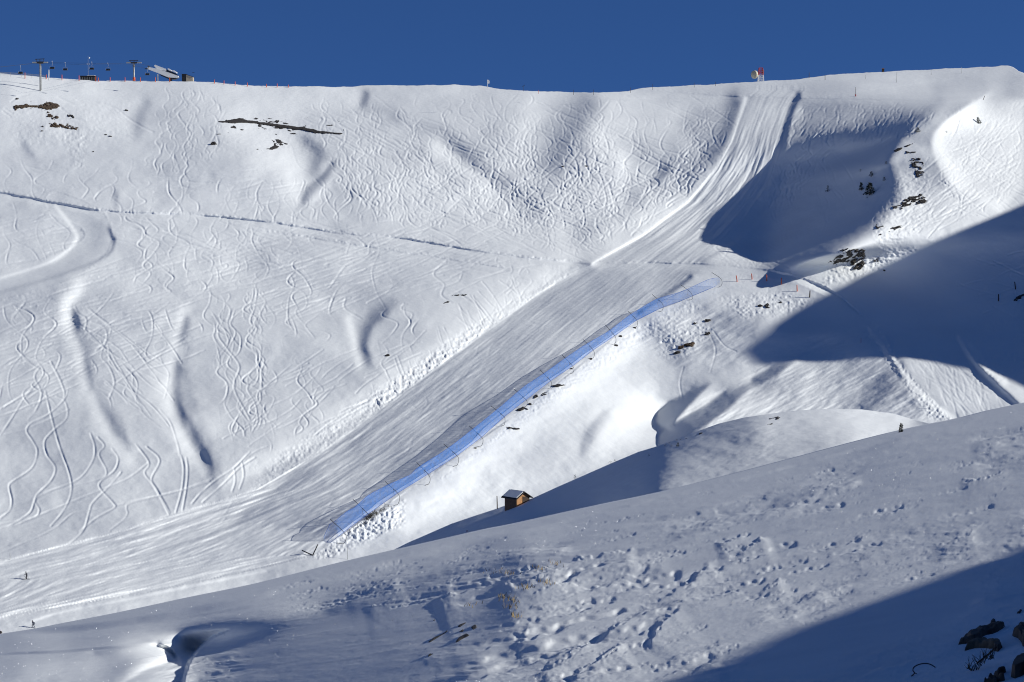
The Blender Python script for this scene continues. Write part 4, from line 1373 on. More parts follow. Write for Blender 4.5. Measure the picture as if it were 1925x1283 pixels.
# antenna tower with a drum dish
DA = 884
o = at(1430, 155.2, DA)
t = thing("antenna_tower", "red and white lattice mast with a big cream dish at the top of the piste", "antenna", o)
k = PXM(DA)
m = MB(); mr = MB()
hw, hh = 1.25, 27 * k
for sx in (-1, 1):
    for sy in (-1, 1):
        m.bar((sx * hw, sy * hw, -.5), (sx * hw * .8, sy * hw * .8, hh * .5), .13, n=6)
        mr.bar((sx * hw * .8, sy * hw * .8, hh * .5), (sx * hw * .6, sy * hw * .6, hh), .14, n=6)
for i in range(6):
    z0, z1 = hh * i / 6, hh * (i + 1) / 6
    s0, s1 = hw * (1 - .4 * i / 6), hw * (1 - .4 * (i + 1) / 6)
    for a_, b_ in (((-1, -1), (1, -1)), ((1, -1), (1, 1)), ((1, 1), (-1, 1)), ((-1, 1), (-1, -1))):
        tgt = m if i < 3 else mr
        tgt.bar((a_[0] * s0, a_[1] * s0, z0), (b_[0] * s1, b_[1] * s1, z1), .08, n=5)
        tgt.bar((a_[0] * s1, a_[1] * s1, z1), (b_[0] * s1, b_[1] * s1, z1), .07, n=5)
m.build("lower_lattice", M_WHITE, t)
mr.build("upper_lattice", M_RED, t)
MB().box((.9, 0, hh * .72), (.9, .9, 1.6)).build("equipment_box", plain("mauve_cabinet", (.32, .2, .22), .6), t)
m = MB()
m.tube([(-2.2, -.9, 3.2), (-2.5, -1.1, 3.2), (-3.1, -1.6, 3.2), (-3.35, -1.8, 3.2)], [1.0, 1.75, 1.75, 1.55], 18)
m.build("dish", M_CREAM, t, True)
MB().bar((-2.2, -.7, 3.2), (-.6, 0, 3.4), .2, n=8).build("dish_mount", M_RED, t)

posts = [(1521, 147, 10, M_POST, 0, .11, "dark stake right of the groomed run's top"), (1551, 151, 10, M_POST, 0, .10, "dark stake on the upper snowfield, second right of the groomed run"),
         (1627, 149.5, 8, M_STEEL, 0, .06, "thin grey stake on the upper snowfield below the wooden box"), (1685.5, 155.5, 19, M_STEEL, .02, .08, "tallest thin stake on the upper snowfield"),
         (1750.5, 141.5, 10, M_STEEL, 0, .06, "thin stake left of the snowy dome at the top right"), (1807, 138.5, 12, M_STEEL, 0, .07, "thin stake nearest the snowy dome at the top right"),
         (1848, 187.5, 7, M_POST, .5, .11, "leaning dark stake at the corner of the bright right-hand slope"), (19, 1052.5, 13, M_STEEL, 0, .05, "thin stake at the left edge of the piste near the skier"),
         (1618.5, 645, 9, M_RED, 0, .05, "thin red stake beside the shadow edge left of the lower track"), (1748, 769, 10, M_STEEL, 0, .05, "thin stake beside the lower right-hand track")]
for x, y, hp, mt, ln, r, lab in posts:
    d = float(main.depth(np.array(float(x)), np.array(float(y))))
    marker("snow_stake", lab, on_slope(x, y), hp, mt, d, r, ln, "stakes on the snow", "stake")
d = float(main.depth(np.array(1608.5), np.array(181.)))
o = on_slope(1608.5, 181.5)
t = marker("measuring_pole", "thin dark pole with a red foot on the rim above the shaded flank", o, 17, M_POST, d, .08)
MB().bar((0, 0, -.2), (0, 0, .75), .2, .2, 8).build("red_foot", M_RED, t)
d = 893
o = at(1660, 136.5, d)
t = thing("timber_box", "small brown wooden box standing on the skyline at the upper right", "box", o)
MB().box((0, 0, .6), (.95, .8, 2.0), None, .03).build("body", M_POST, t)
MB().box((0, 0, 1.66), (1.15, 1.0, .12)).build("lid", M_WOODL, t)
road_poles = [(1386, 530, 1384, 518.6, M_ORANGE, "orange pole beside the cross track, nearest the upper end of the net"), (1414, 525.5, 1412.7, 515, M_ORANGE, "orange pole beside the cross track, standing farthest back of its row"),
              (1441.6, 528.8, 1441, 517, M_ORANGE, "orange pole beside the cross track, third from the net"), (1469, 535.2, 1469, 523, M_ORANGE, "orange pole beside the cross track, fourth from the net"),
              (1498.6, 548, 1498, 536, M_ORANGE, "orange pole beside the cross track, next to the dark post")]
for x, y, tx_, ty_, mt, lab in road_poles:
    d = float(main.depth(np.array(float(x)), np.array(float(y))))
    marker("marker_pole", lab, on_slope(x, y), y - ty_, mt, d, .15, (tx_ - x) / (y - ty_), "orange poles beside the cross track")
for x, y, hp, ln, lab in ((1522, 559.5, 12.5, .05, "dark wooden post at the shaded end of the orange pole row"), (1909.5, 544.5, 14, -.16, "dark wooden post in the shadow at the right edge"), (1877, 566.5, 13, 0, "dark wooden post in the shadow, lower left of the post at the right edge")):
    d = float(main.depth(np.array(float(x)), np.array(float(y))))
    marker("wooden_post", lab, on_slope(x, y), hp, M_POST, d, .17, ln, "dark wooden posts", "post")

# ------------------------------------------------------------------ blue safety net on crook-shaped poles
POLES = [((620.5, 976), (646, 1000.5), (651, 1011), (646, 1022), (634, 1021)), ((663.5, 939), (690, 965), (693.5, 974), (690, 984), (684, 984)),
         ((724, 905.6), (747, 927), (751.4, 937), (748, 948), (742, 950)), ((783, 869.5), (804, 891), (808.7, 901), (806, 910), (800, 912)),
         ((834, 835), (859, 857), (862, 867), (859, 875), (853, 876.5)), ((882, 801), (905, 822), (908, 830), (905, 838), (898, 840)),
         ((923, 763.5), (946, 782), (949.4, 790), (948, 799), (943, 801)), ((965.5, 731), (987, 750), (991, 757), (989, 764), (984, 766)),
         ((1015, 695.5), (1033, 714), (1037, 722), (1035, 729), (1030, 731)), ((1056.6, 667.8), (1075, 687), (1079, 694), (1077, 701), (1072, 703)),
         ((1096, 638.5), (1114, 657), (1117.5, 666), (1115, 673), (1109, 674)), ((1138, 611), (1155, 631), (1158, 639), (1156, 646), (1151, 648)),
         ((1180, 585), (1196, 601), (1198.5, 607), (1197, 614), (1191, 616)), ((1226, 554), (1243, 569), (1247, 577), (1244, 585), (1239, 585)),
         ((1280, 536), (1296, 548), (1302, 557), (1301, 563), (1296, 564)), ((1338, 512.7), (1353, 522.4), (1357.5, 530), (1356, 537), (1351, 540))]
ORD = ["lowest", "second", "third", "fourth", "fifth", "sixth", "seventh", "eighth", "ninth", "tenth", "eleventh", "twelfth", "thirteenth", "fourteenth", "fifteenth", "topmost"]
pole_d = []
for i, P in enumerate(POLES):
    d = float(main.depth(np.array(P[4][0]), np.array(P[4][1])))
    pole_d.append(d - .3)
    o = at(P[4][0], P[4][1], d)
    lab = "%s crook-shaped dark pole %sof the blue safety net" % (ORD[i], "from the bottom " if 0 < i < 15 else "")
    if i == 7:
        lab = "eighth crook-shaped dark pole of the blue net, with a white tip"
    t = thing("net_pole", lab, "pole", o, "crook-shaped poles of the safety net")
    path = [at(x, y, d - .3) - o for x, y in smooth_curve(P, 5)]
    path.append(path[-1] + Vector((-.2, .3, -.5)))
    MB().tube(path[:6], .062, 8).build("shaft", M_DARK, t, True)
    MB().tube(path[5:], .05, 8).build("crook", M_DARK, t, True)
    if i == 7:
        MB().blob(path[0], (.22, .22, .22), 2, .05).build("tip", M_WHITE, t, True)
NTOP = [(608.6, 1009), (620, 986), (634, 977), (651, 962), (666, 955), (692, 931), (729, 912), (774, 892), (784, 880), (829, 852), (854, 834.6), (891.5, 805), (941, 765), (985, 727), (1022, 703), (1065, 672), (1096, 651), (1146, 622), (1180, 595), (1217, 572), (1235, 562), (1280, 549), (1305, 538), (1330, 526), (1353, 521)]
NBOT = [(608.6, 1027), (622, 1020), (646, 1001), (672, 981), (709.6, 954), (747, 927.5), (804, 892), (861, 855), (905, 822.5), (949, 783), (990, 751), (1035, 716), (1077, 688), (1115, 658.5), (1155, 632), (1196, 603), (1247, 577), (1280, 566), (1305, 555), (1342, 540), (1353, 534)]
EXTRA = [(608.6, 1034), (650, 1006), (747, 938), (861, 865), (949, 794), (1035, 728), (1115, 669), (1196, 614), (1280, 573), (1353, 537)]
px_ = np.array([p[4][0] for p in POLES]); pd_ = np.array(pole_d)
xs_net = np.linspace(608.6, 1353, 260)
dn = np.interp(xs_net, px_, pd_) + .0
m, N, L, b = new_mat("blue_net")
tr = N.new("ShaderNodeBsdfTransparent"); mx = N.new("ShaderNodeMixShader")
tc = N.new("ShaderNodeTexCoord"); nz = N.new("ShaderNodeTexNoise"); nz.inputs["Scale"].default_value = 1.4; nz.inputs["Detail"].default_value = 5
mr_ = N.new("ShaderNodeMapRange"); mr_.inputs[1].default_value = .3; mr_.inputs[2].default_value = .7; mr_.inputs[3].default_value = .30; mr_.inputs[4].default_value = .60
L.new(tc.outputs["Object"], nz.inputs["Vector"]); L.new(nz.outputs["Fac"], mr_.inputs[0]); sx = N.new("ShaderNodeSeparateXYZ"); L.new(tc.outputs["Object"], sx.inputs[0])
fa = N.new("ShaderNodeMapRange"); fa.inputs[1].default_value = -46; fa.inputs[2].default_value = -34; fa.inputs[3].default_value = .3; fa.inputs[4].default_value = 1
fb = N.new("ShaderNodeMapRange"); fb.inputs[1].default_value = 38; fb.inputs[2].default_value = 58; fb.inputs[3].default_value = 1; fb.inputs[4].default_value = .4
L.new(sx.outputs[0], fa.inputs[0]); L.new(sx.outputs[0], fb.inputs[0])
ma = N.new("ShaderNodeMath"); ma.operation = 'MULTIPLY'; mb_ = N.new("ShaderNodeMath"); mb_.operation = 'MULTIPLY'
L.new(mr_.outputs[0], ma.inputs[0]); L.new(fa.outputs[0], ma.inputs[1]); L.new(ma.outputs[0], mb_.inputs[0]); L.new(fb.outputs[0], mb_.inputs[1])
L.new(mb_.outputs[0], mx.inputs["Fac"])
b.inputs["Base Color"].default_value = (.045, .19, .56, 1); b.inputs["Roughness"].default_value = .8
L.new(tr.outputs[0], mx.inputs[1]); L.new(b.outputs[0], mx.inputs[2])
L.new(mx.outputs[0], N["Material Output"].inputs["Surface"])
M_NET = m
o = at(980, 760, float(np.interp(980, px_, pd_)))
net = thing("safety_net", "long blue safety net running down the right edge of the groomed piste", "safety net", o)


def net_strip(name, upper, lower, dd, bulge, mat):
    rows_ = []
    yt, yb = interp(upper, xs_net), interp(lower, xs_net)
    for j, f in enumerate(np.linspace(0, 1, 7)):
        yj = yt + (yb - yt) * f + .8 * vnoise(xs_net / 9, np.full_like(xs_net, j * 2.3), 301) * (f * (1 - f) * 4)
        dj = dd + bulge * math.sin(math.pi * f) + .25 * vnoise(xs_net / 14, np.full_like(xs_net, j * .7), 305)
        rows_.append(point(xs_net, yj, dj) - np.array(o))
    g = grid_mesh(name, np.array(rows_), mat, None)
    g.parent = net
    g.location = o * 0
    return g


net_strip("mesh_panel", NTOP, NBOT, dn, .5, M_NET)
shade_m = M_NET.copy(); shade_m.name = "pale_net_shade"
for nd_ in shade_m.node_tree.nodes:
    if nd_.type == 'MAP_RANGE':
        nd_.inputs[3].default_value = .0; nd_.inputs[4].default_value = .18
net_strip("net_shade_strip", NBOT, EXTRA, dn - .1, -.1, shade_m)  # faint blue sheet added where the net's shade lies on the snow
for edge in (NTOP, NBOT):
    P = point(xs_net[::4], interp(edge, xs_net[::4]), dn[::4] - .05) - np.array(o)
    MB().tube([Vector(p) for p in P], .045, 5).build("edge_rope", plain("rope_blue", (.02, .08, .35), .8), net)
# two loose poles at the foot of the net
for a_, b_, lab in (((567.5, 1035), (587, 1043), "loose dark pole lying on the piste at the foot of the net"), ((597.5, 1024), (587.5, 1044), "loose dark pole leaning upright at the foot of the net")):
    d = float(main.depth(np.array(b_[0]), np.array(b_[1]))) - .25
    o2 = at(b_[0], b_[1], d)
    m = MB(); m.bar(at(a_[0], a_[1], d) - o2, Vector((0, 0, -.1)), .12, .12, 8)
    tag(m.build("loose_pole", M_DARK, None, True, o2), lab, "pole", "loose poles at the foot of the net")

# ------------------------------------------------------------------ wooden hut on the middle ridge
DH = float(mid.depth(np.array(965.), np.array(953.))) - 1.5
k = PXM(DH)
o = at(972, 951, DH)
hut = thing("wooden_hut", "small dark wooden hut with a snowy gable roof tucked behind the ridge", "hut", o)
Qh = lambda x, y: Vector(((x - 965) * k, 0, (952 - y) * k))
yaw = math.radians(-48)
cxy, sxy = math.cos(yaw), math.sin(yaw)
LW, HD, EH, RH = .95, .95, 1.05, 1.62       # half length along the eaves, half width of the gable, eaves and ridge height


def rotp(x, y, z):
    return (x * cxy - y * sxy, x * sxy + y * cxy, z)


def solid(name, verts, faces, mat, parent):
    me = bpy.data.meshes.new(name)
    me.from_pydata([rotp(*v) for v in verts], [], faces)
    me.update(); me.materials.append(mat)
    ob = bpy.data.objects.new(name, me); COL.objects.link(ob); ob.parent = parent
    return ob
BOXF = [(0, 1, 2, 3), (7, 6, 5, 4), (0, 4, 5, 1), (1, 5, 6, 2), (2, 6, 7, 3), (3, 7, 4, 0)]


def slab(name, a, b, c, d, th, mat, parent):
    lo = [a, b, c, d]
    hi = [(x, y, z + th) for x, y, z in lo]
    return solid(name, lo + hi, BOXF, mat, parent)


# the long wall faces left-front, the gable right-front
solid("side_wall", [(-LW, -HD, -2.2), (LW, -HD, -2.2), (LW, HD, -2.2), (-LW, HD, -2.2), (-LW, -HD, EH), (LW, -HD, EH), (LW, HD, EH), (-LW, HD, EH)], BOXF, M_WOODSHADE, hut)
for s in (-1, 1):
    x0, x1 = s * (LW + .004), s * (LW + .06)
    v = [(x0, -HD, -2.2), (x0, HD, -2.2), (x0, HD, EH), (x0, 0, RH), (x0, -HD, EH)]
    v += [(x1, y, z) for _, y, z in v]
    solid("gable_wall", v, [(0, 1, 2, 3, 4), (9, 8, 7, 6, 5), (0, 5, 6, 1), (1, 6, 7, 2), (2, 7, 8, 3), (3, 8, 9, 4), (4, 9, 5, 0)], M_WOODL, hut)  # gable in the lighter tone: sunlight put into the wood colour
solid("dark_panel", [(LW + .05, -.1, -2), (LW + .09, -.1, -2), (LW + .09, HD - .02, -2), (LW + .05, HD - .02, -2), (LW + .05, -.1, EH + .1), (LW + .09, -.1, EH + .1), (LW + .09, HD - .02, EH - .02), (LW + .05, HD - .02, EH - .02)], BOXF, M_POST, hut)  # dark panel over the right part of the gable
OV, OE = .34, .30
ze = EH - OE * (RH - EH) / HD
for s in (-1, 1):
    e = s * (HD + OE)
    r_ = slab("roof", (-LW - OV, e, ze), (LW + OV, e, ze), (LW + OV, 0, RH), (-LW - OV, 0, RH), .09, M_BLACK, hut)
    slab("snow_cover", (-LW - OV + .12, e * .86, ze + .26 * .6 * .57 + .1), (LW + OV - .16, e * .86, ze + .26 * .6 * .57 + .1), (LW + OV - .16, s * .1, RH + .035), (-LW - OV + .12, s * .1, RH + .035), .07, M_ROOFSNOW, r_)
d = float(mid.depth(np.array(935.), np.array(957.)))
marker("hut_pole", "grey pole standing just left of the wooden hut", at(935, 957.5, d - .2), 24.5, M_POST, d, .06, -.03)
d = float(main.depth(np.array(653.5), np.array(1052.)))
marker("snow_stake", "thin grey stake in the snow below the foot of the net", on_slope(653.5, 1052), 23, M_STEEL, d, .05, 0, "stakes on the snow", "stake")
d = float(mid.depth(np.array(878.), np.array(1000.)))
marker("red_stake", "tiny red stake on the shaded ridge left of the wooden hut", at(878, 1002.5, d - .05), 5, M_RED, d, .05)

# ------------------------------------------------------------------ rocks and bare ground
def outcrop(name, label, poly, soft, bias, l1, l2, ang, amp, seed, mat=None, sheet=None, cat="rock", step=1.0, group=None, fcut=.35):
    """one body of rock or bare ground lying under the snow that breaks through it in ragged patches."""
    sh = sheet or main
    p = np.array(poly, float)
    xs = np.arange(p[:, 0].min() - soft, p[:, 0].max() + soft, step)
    ys = np.arange(p[:, 1].min() - soft, p[:, 1].max() + soft, step)
    X, Y = np.meshgrid(xs, ys)
    a = math.radians(ang)
    u, v = X * math.cos(a) + Y * math.sin(a), -X * math.sin(a) + Y * math.cos(a)
    n = fbm(u / l1, v / l2, seed, 4, .6)
    msk = polymask(X, Y, poly, soft)
    Dm = amp * (n + bias - 2.2 * (1 - msk))
    Dm = np.clip(Dm, -amp, amp * 1.0)
    base = sh.depth(X, Y)
    P = point(X, Y, base - np.where(Dm > 0, Dm + .12, Dm - .1))
    c = P[len(ys) // 2, len(xs) // 2].copy()
    idx = np.arange(X.size).reshape(X.shape)
    q = np.stack([idx[:-1, :-1], idx[1:, :-1], idx[1:, 1:], idx[:-1, 1:]], -1).reshape(-1, 4)
    keep = (Dm.reshape(-1)[q].max(1) > -amp * fcut)
    q = q[keep]
    used = np.unique(q)
    rem = np.zeros(X.size, int); rem[used] = np.arange(len(used))
    me = bpy.data.meshes.new(name)
    me.from_pydata((P.reshape(-1, 3)[used] - c).tolist(), [], rem[q].tolist())
    me.update()
    me.materials.append(mat or M_ROCK)
    ob = bpy.data.objects.new(name, me); COL.objects.link(ob)
    ob.location = c
    return tag(ob, label, cat, group)


def boulder(name, label, px, py, w, h, seed, mat=None, loc=None, d=None, group=None, cat="rock", squash=.8, sub=3, rough=.35, rot=0.0):
    if loc is None:
        loc = on_slope(px, py)
        d = float(main.depth(np.array(float(px)), np.array(float(py))))
    k = PXM(d)
    m = MB()
    m.blob((0, 0, 0), (w * k * .5, w * k * .5 * squash, h * k * .5), seed, rough, sub)
    ob = m.build(name, mat or M_ROCK, None, False, loc)
    ob.rotation_euler = (0, rot, 0)
    return tag(ob, label, cat, group)


outcrop("bare_slope", "brown patch of bare earth and grass below the nearest lift tower", [(22, 199), (40, 196), (80, 198), (86, 191), (110, 193), (111, 200), (104, 206), (90, 208), (70, 203), (40, 204), (30, 207)], 4, .85, 7, 3, 4, 1.0, 401, M_EARTH, None, "bare ground")
outcrop("bare_slope", "small brown patch of bare ground in the middle, under the biggest brown patch", [(84, 207), (92, 210), (108, 218), (114, 222), (98, 225), (90, 222), (86, 214)], 4, .55, 6, 2.6, 10, .9, 405, M_EARTH, None, "bare ground")
outcrop("bare_slope", "broken lowest band of brown ground and rock under the biggest brown patch", [(88, 232), (108, 230), (128, 234), (148, 240), (152, 245), (128, 244), (104, 242), (94, 239)], 4, .55, 6, 2.6, 14, .9, 409, M_EARTH, None, "bare ground")
outcrop("rock_ledge", "small dark rock ledge right of the brown patches on the left slope", [(126, 214), (138, 216), (142, 222), (134, 225), (126, 220)], 3, .6, 8, 3, 25, .8, 413, None)
outcrop("rock_ledge", "thin dark rock streak above the left end of the brown patch", [(22, 187), (30, 184), (38, 186), (32, 188)], 1.6, .35, 8, 3, -10, .7, 415, None)
outcrop("rock_band", "long thin dark band of bare rock under a snow cornice on the upper left slope", [(404, 229), (430, 227), (450, 223), (470, 228), (520, 234), (560, 239), (600, 246), (645, 251), (640, 253), (596, 250), (560, 244), (515, 237), (470, 231), (432, 231)], 1.6, 1.3, 16, 5, 6, 1.1, 419, None)
outcrop("rock_ledge", "small broken rocks under the long dark rock band", [(508, 264), (524, 262), (541, 272), (530, 274), (516, 282), (480, 281), (505, 279), (516, 271)], 2.4, .5, 8, 3, 20, .8, 423, None)
boulder("boulder", "lone dark boulder left below the long dark rock band", 401, 272, 10, 9, 3)
boulder("boulder", "tiny dark boulder beside the soft hollow under the lift", 238, 208.5, 6, 5, 5)
for x, y, w, h, lab in ((199, 254, 5, 3, "tiny dark stone right of the brown ground, upper of two"), (208, 257, 6, 3, "tiny dark stone right of the brown ground, lower of two"), (80, 239, 5, 4, "tiny dark stone left of the lowest brown band"), (79, 247, 4, 3, "tiny dark stone below left of the lowest brown band"), (175, 286, 4, 3, "tiny stone in the trampled snow under the brown ground"), (1058, 314, 5, 4, "tiny dark stone among the ski tracks under the central hollow"), (1102, 313, 6, 3, "flat dark stone right of the tiny stone in the central hollow")):
    boulder("stone", lab, x, y, w, h, x, rot=.2)
outcrop("rock_ledge", "thin dark rock streak on the slope left of the lower piste, upper of two", [(850, 556), (862, 553.5), (879, 553), (876, 556), (860, 557)], 1.2, .8, 8, 3, -6, .6, 431, None)
outcrop("rock_ledge", "thin dark rock streak on the slope left of the lower piste, lower of two", [(828, 573), (842, 566), (852, 568), (838, 570)], 1.2, .4, 6, 3, -14, .6, 433, None)
boulder("boulder", "small dark boulder beside the crescent hollow left of the lower piste", 728, 669, 10, 6, 7, rot=-.5)
# below the net
boulder("boulder", "largest dark boulder under the upper part of the safety net", 1297, 649, 18, 10, 11, M_EARTH, rot=-.25)
boulder("boulder", "dark boulder touching the left side of the largest boulder under the net", 1280, 654, 14, 8, 13, M_EARTH, rot=-.5)
boulder("boulder", "dark flat boulder below left of the largest boulder under the net", 1273, 664, 15, 7, 15, None, rot=-.35)
boulder("boulder", "triangular dark boulder above the largest one under the net", 1330, 604, 12, 8, 17)
boulder("boulder", "squarish dark boulder midway between the triangular and the largest boulder", 1330, 629, 9, 9, 19)
outcrop("rock_ledge", "small dark double rock left of the triangular boulder under the net", [(1300, 609), (1306, 606), (1312, 608), (1306, 611)], 1.5, .5, 6, 3, 0, .7, 437, None)
boulder("boulder", "small dark boulder below the orange poles, left of a rocky pair", 1429, 576, 9, 6, 21)
outcrop("rock_ledge", "dark rock cluster on the snow below the orange poles", [(1436, 574), (1443, 570), (1452, 578), (1446, 580), (1438, 578)], 1.8, .55, 6, 4, 30, .9, 441, None)
boulder("boulder", "tiny dark boulder below the orange poles, right of the rock cluster", 1467, 569.5, 6, 4, 23)
# spur
outcrop("rock_outcrop", "rocky outcrop breaking through the snow at the foot of the sunlit spur", [(1546, 497), (1560, 490), (1580, 470), (1604, 463), (1632, 468), (1628, 485), (1624, 506), (1610, 511), (1596, 500), (1570, 498)], 7, .12, 8, 3.2, -24, 1.3, 445, None)
outcrop("rock_outcrop", "smaller rock patch right of the rocky outcrop at the foot of the spur", [(1640, 489), (1652, 484), (1657, 492), (1646, 495)], 3, .25, 7, 4, 40, .9, 447, None)
outcrop("rock_ledge", "dark rock on the shadow edge above the rocky outcrop", [(1647, 428), (1660, 423), (1664, 427), (1650, 431)], 1.6, .8, 8, 4, -14, 1.0, 449, None)
outcrop("rock_ledge", "thin broken rocks just under the dark rock on the shadow edge", [(1635, 438), (1660, 437), (1690, 420), (1700, 426), (1660, 446), (1640, 444)], 4, -.25, 12, 3, -14, .9, 451, None)
outcrop("rock_ledge", "row of dark rocks along the upper shadow edge of the spur", [(1676, 284), (1694, 277), (1712, 269), (1722, 267), (1716, 272), (1696, 281), (1684, 286)], 1.8, .5, 9, 3, -24, .9, 453, None)
outcrop("rock_ledge", "thin rocky streaks on the spur under the row of dark rocks", [(1702, 284), (1722, 286), (1718, 290), (1704, 289)], 2, .2, 9, 2.4, 4, .7, 455, None)
outcrop("rock_ledge", "broken rocky streaks in the middle of the sunlit spur", [(1704, 300), (1730, 296), (1742, 312), (1738, 334), (1722, 336), (1716, 318)], 5, .25, 10, 3, 6, .9, 457, None)
outcrop("rock_outcrop", "wide patch of flat dark rocks low on the spur above the shadow edge", [(1690, 384), (1708, 370), (1730, 364), (1745, 374), (1738, 384), (1716, 386), (1694, 394)], 5, .2, 8, 2.4, -8, 1.0, 459, None)
outcrop("rock_ledge", "flat rocks on the shadow edge below the wide rock patch", [(1676, 388), (1694, 384), (1700, 390), (1680, 395)], 3, .1, 10, 3, -6, .9, 461, None)
boulder("stone", "tiny dark stone in the sun near the big shadow edge", 1662, 509, 5, 4, 31)
outcrop("rock_ledge", "dim rocks in the shadow at the right edge below the wooden posts", [(1902, 566), (1912, 556), (1925, 552), (1935, 556), (1930, 562), (1910, 568)], 3, .1, 8, 3, -20, .9, 463, None)
# along the foot of the net
for pl, lab, b_, a_ in (([(1030, 726), (1048, 722), (1064, 724), (1050, 728)], "flat dark rock below the ninth pole of the net", .7, 0), ([(1014, 741), (1028, 736), (1036, 740), (1020, 746)], "dark rock below the eighth pole of the net, upper of three", .35, -20), ([(1000, 745), (1010, 742), (1014, 747), (1004, 750)], "dark rock below the eighth pole of the net, middle of three", .4, -10),
                        ([(968, 772), (984, 764), (994, 770), (978, 774)], "dark rock below the eighth pole of the net, lowest of three", .45, -20), ([(990, 760), (1002, 755), (1010, 758), (998, 762)], "small dark rock between the three rocks under the net", .3, -10), ([(946, 802), (960, 803), (982, 806), (974, 808), (955, 806)], "thin curved dark crack of rock below the seventh pole of the net", .5, 8)):
    outcrop("net_rock", lab, pl, 1.6, b_, 7, 3, a_, .8, 470 + int(pl[0][0]) % 50, None, None, "rock", 1.0, "rocks along the foot of the net")
for x, y, w, h, lab in ((1166, 633, 7, 5, "small stone under the net beside the twelfth pole"), (1158, 650, 8, 5, "small stone below the twelfth pole of the net"), (1193, 617, 6, 4, "small stone at the foot of the thirteenth pole"), (1110, 676, 7, 5, "small stone at the foot of the eleventh pole"), (1074, 694, 6, 3, "small stone at the foot of the tenth pole"), (893, 843, 6, 3, "small stone at the foot of the sixth pole")):
    boulder("net_stone", lab, x, y, w, h, x, group="stones at the foot of the net poles")


# ------------------------------------------------------------------ shrubs and small conifers
def conifer(label, px, py, hpx, wpx, seed, name="small_conifer", loc=None, d=None, lean=0.0, dense=1.0, cat="conifer", mat=None):
    random.seed(seed)
    if loc is None:
        loc = on_slope(px, py)
        d = float(main.depth(np.array(float(px)), np.array(float(py))))
    k = PXM(d)
    hh, ww = hpx * k, wpx * k * .5
    t = thing(name, label, cat, loc)
    MB().tube([(0, 0, -.3), (lean * hh * .5, 0, hh * .5), (lean * hh, 0, hh * .95)], [hh * .05, hh * .035, hh * .012], 7).build("trunk", M_POST, t)
    m = MB()
    n = int(190 * dense)
    for _ in range(n):
        z = random.random()**1.25
        r = ww * (1 - z)**.8 * random.uniform(.15, 1.08) + .03
        a = random.uniform(0, 6.283)
        p = Vector((math.cos(a) * r + lean * hh * z, math.sin(a) * r, hh * (.04 + .94 * z)))
        dirv = (math.cos(a), math.sin(a), random.uniform(-.2, .7))
        m.leaf(p, dirv, hh * random.uniform(.025, .05), hh * random.uniform(.09, .17))
    m.build("crown", mat or M_NEEDLE, t)
    return t


conifer("largest dark conifer in the shade of the right-hand spur", 1635, 367, 23, 21, 1, dense=2.2)
conifer("slim dark conifer close to the left of the largest one", 1619, 358.5, 15, 8, 2, dense=1.2)
conifer("small conifer uphill of the largest one", 1638, 332.5, 10, 9, 3)
conifer("small conifer right of the two uphill, at the shade edge", 1662, 340, 7, 7, 4)
conifer("sparse ragged little conifer alone at the left in the shade", 1556, 361, 12, 7, 5, dense=.45)
conifer("round dark bush near the top of the spur", 1725, 249, 9, 12, 6, "round_bush", dense=1.4, cat="bush")
conifer("dark leaning bush high on the bright right-hand slope", 1841, 233, 13, 9, 7, "leaning_bush", lean=-.25, cat="bush")
conifer("tiny bush on the upper shade edge of the spur", 1666, 309, 6, 6, 8, "tiny_bush", cat="bush", dense=.6)
conifer("low flat bush in the shade above the small conifers", 1618, 323, 5, 9, 9, "low_bush", cat="bush", dense=.6)
conifer("tiny bush left of the leaning bush on the bright slope", 1780, 250, 4, 4, 10, "tiny_bush", cat="bush", dense=.4)
conifer("tiny bush just below the largest conifer", 1630, 373, 3.5, 4, 11, "tiny_bush", cat="bush", dense=.4)
# dead brush at the foot of the net
random.seed(33)


def brush(name, label, spots, n, hgt, mat, cat, lean=(-.2, .2), spread=2.0, kind=None, d_=None, wid=.03):
    o = on_slope(*spots[0])
    m = MB()
    for _ in range(n):
        x, y = random.choice(spots)
        p = on_slope(x + random.gauss(0, spread), y + random.gauss(0, spread * .7)) - o
        L_ = hgt * random.uniform(.5, 1.2)
        m.leaf(p - Vector((0, 0, .1)), (random.uniform(*lean), random.uniform(-.3, .1), 1), wid, L_)
    ob = m.build(name, mat, None, False, o)
    return tag(ob, label, cat, None, kind)


brush("dead_bush", "dark dead bush under the blue net beside its second pole", [(694, 974), (700, 970), (706, 967), (690, 977), (697, 971)], 150, 1.0, M_BUSH, "bush", (-.9, .6), 2.6, None, None, .05)
brush("dry_grass", "thin dry grass poking out of the snow along the foot of the net", [(x, y) for x, y in smooth_curve([(640, 1012), (668, 992), (690, 982), (712, 966), (730, 952), (715, 962), (722, 956)], 8)], 240, .55, M_BUSH, "grass", (-.7, .5), 3.4, "stuff", None, .035)

# ------------------------------------------------------------------ middle ridge: small shrubs and stones
def mid_at(px, py):
    return Vector(mid.at(np.array(float(px)), np.array(float(py))))


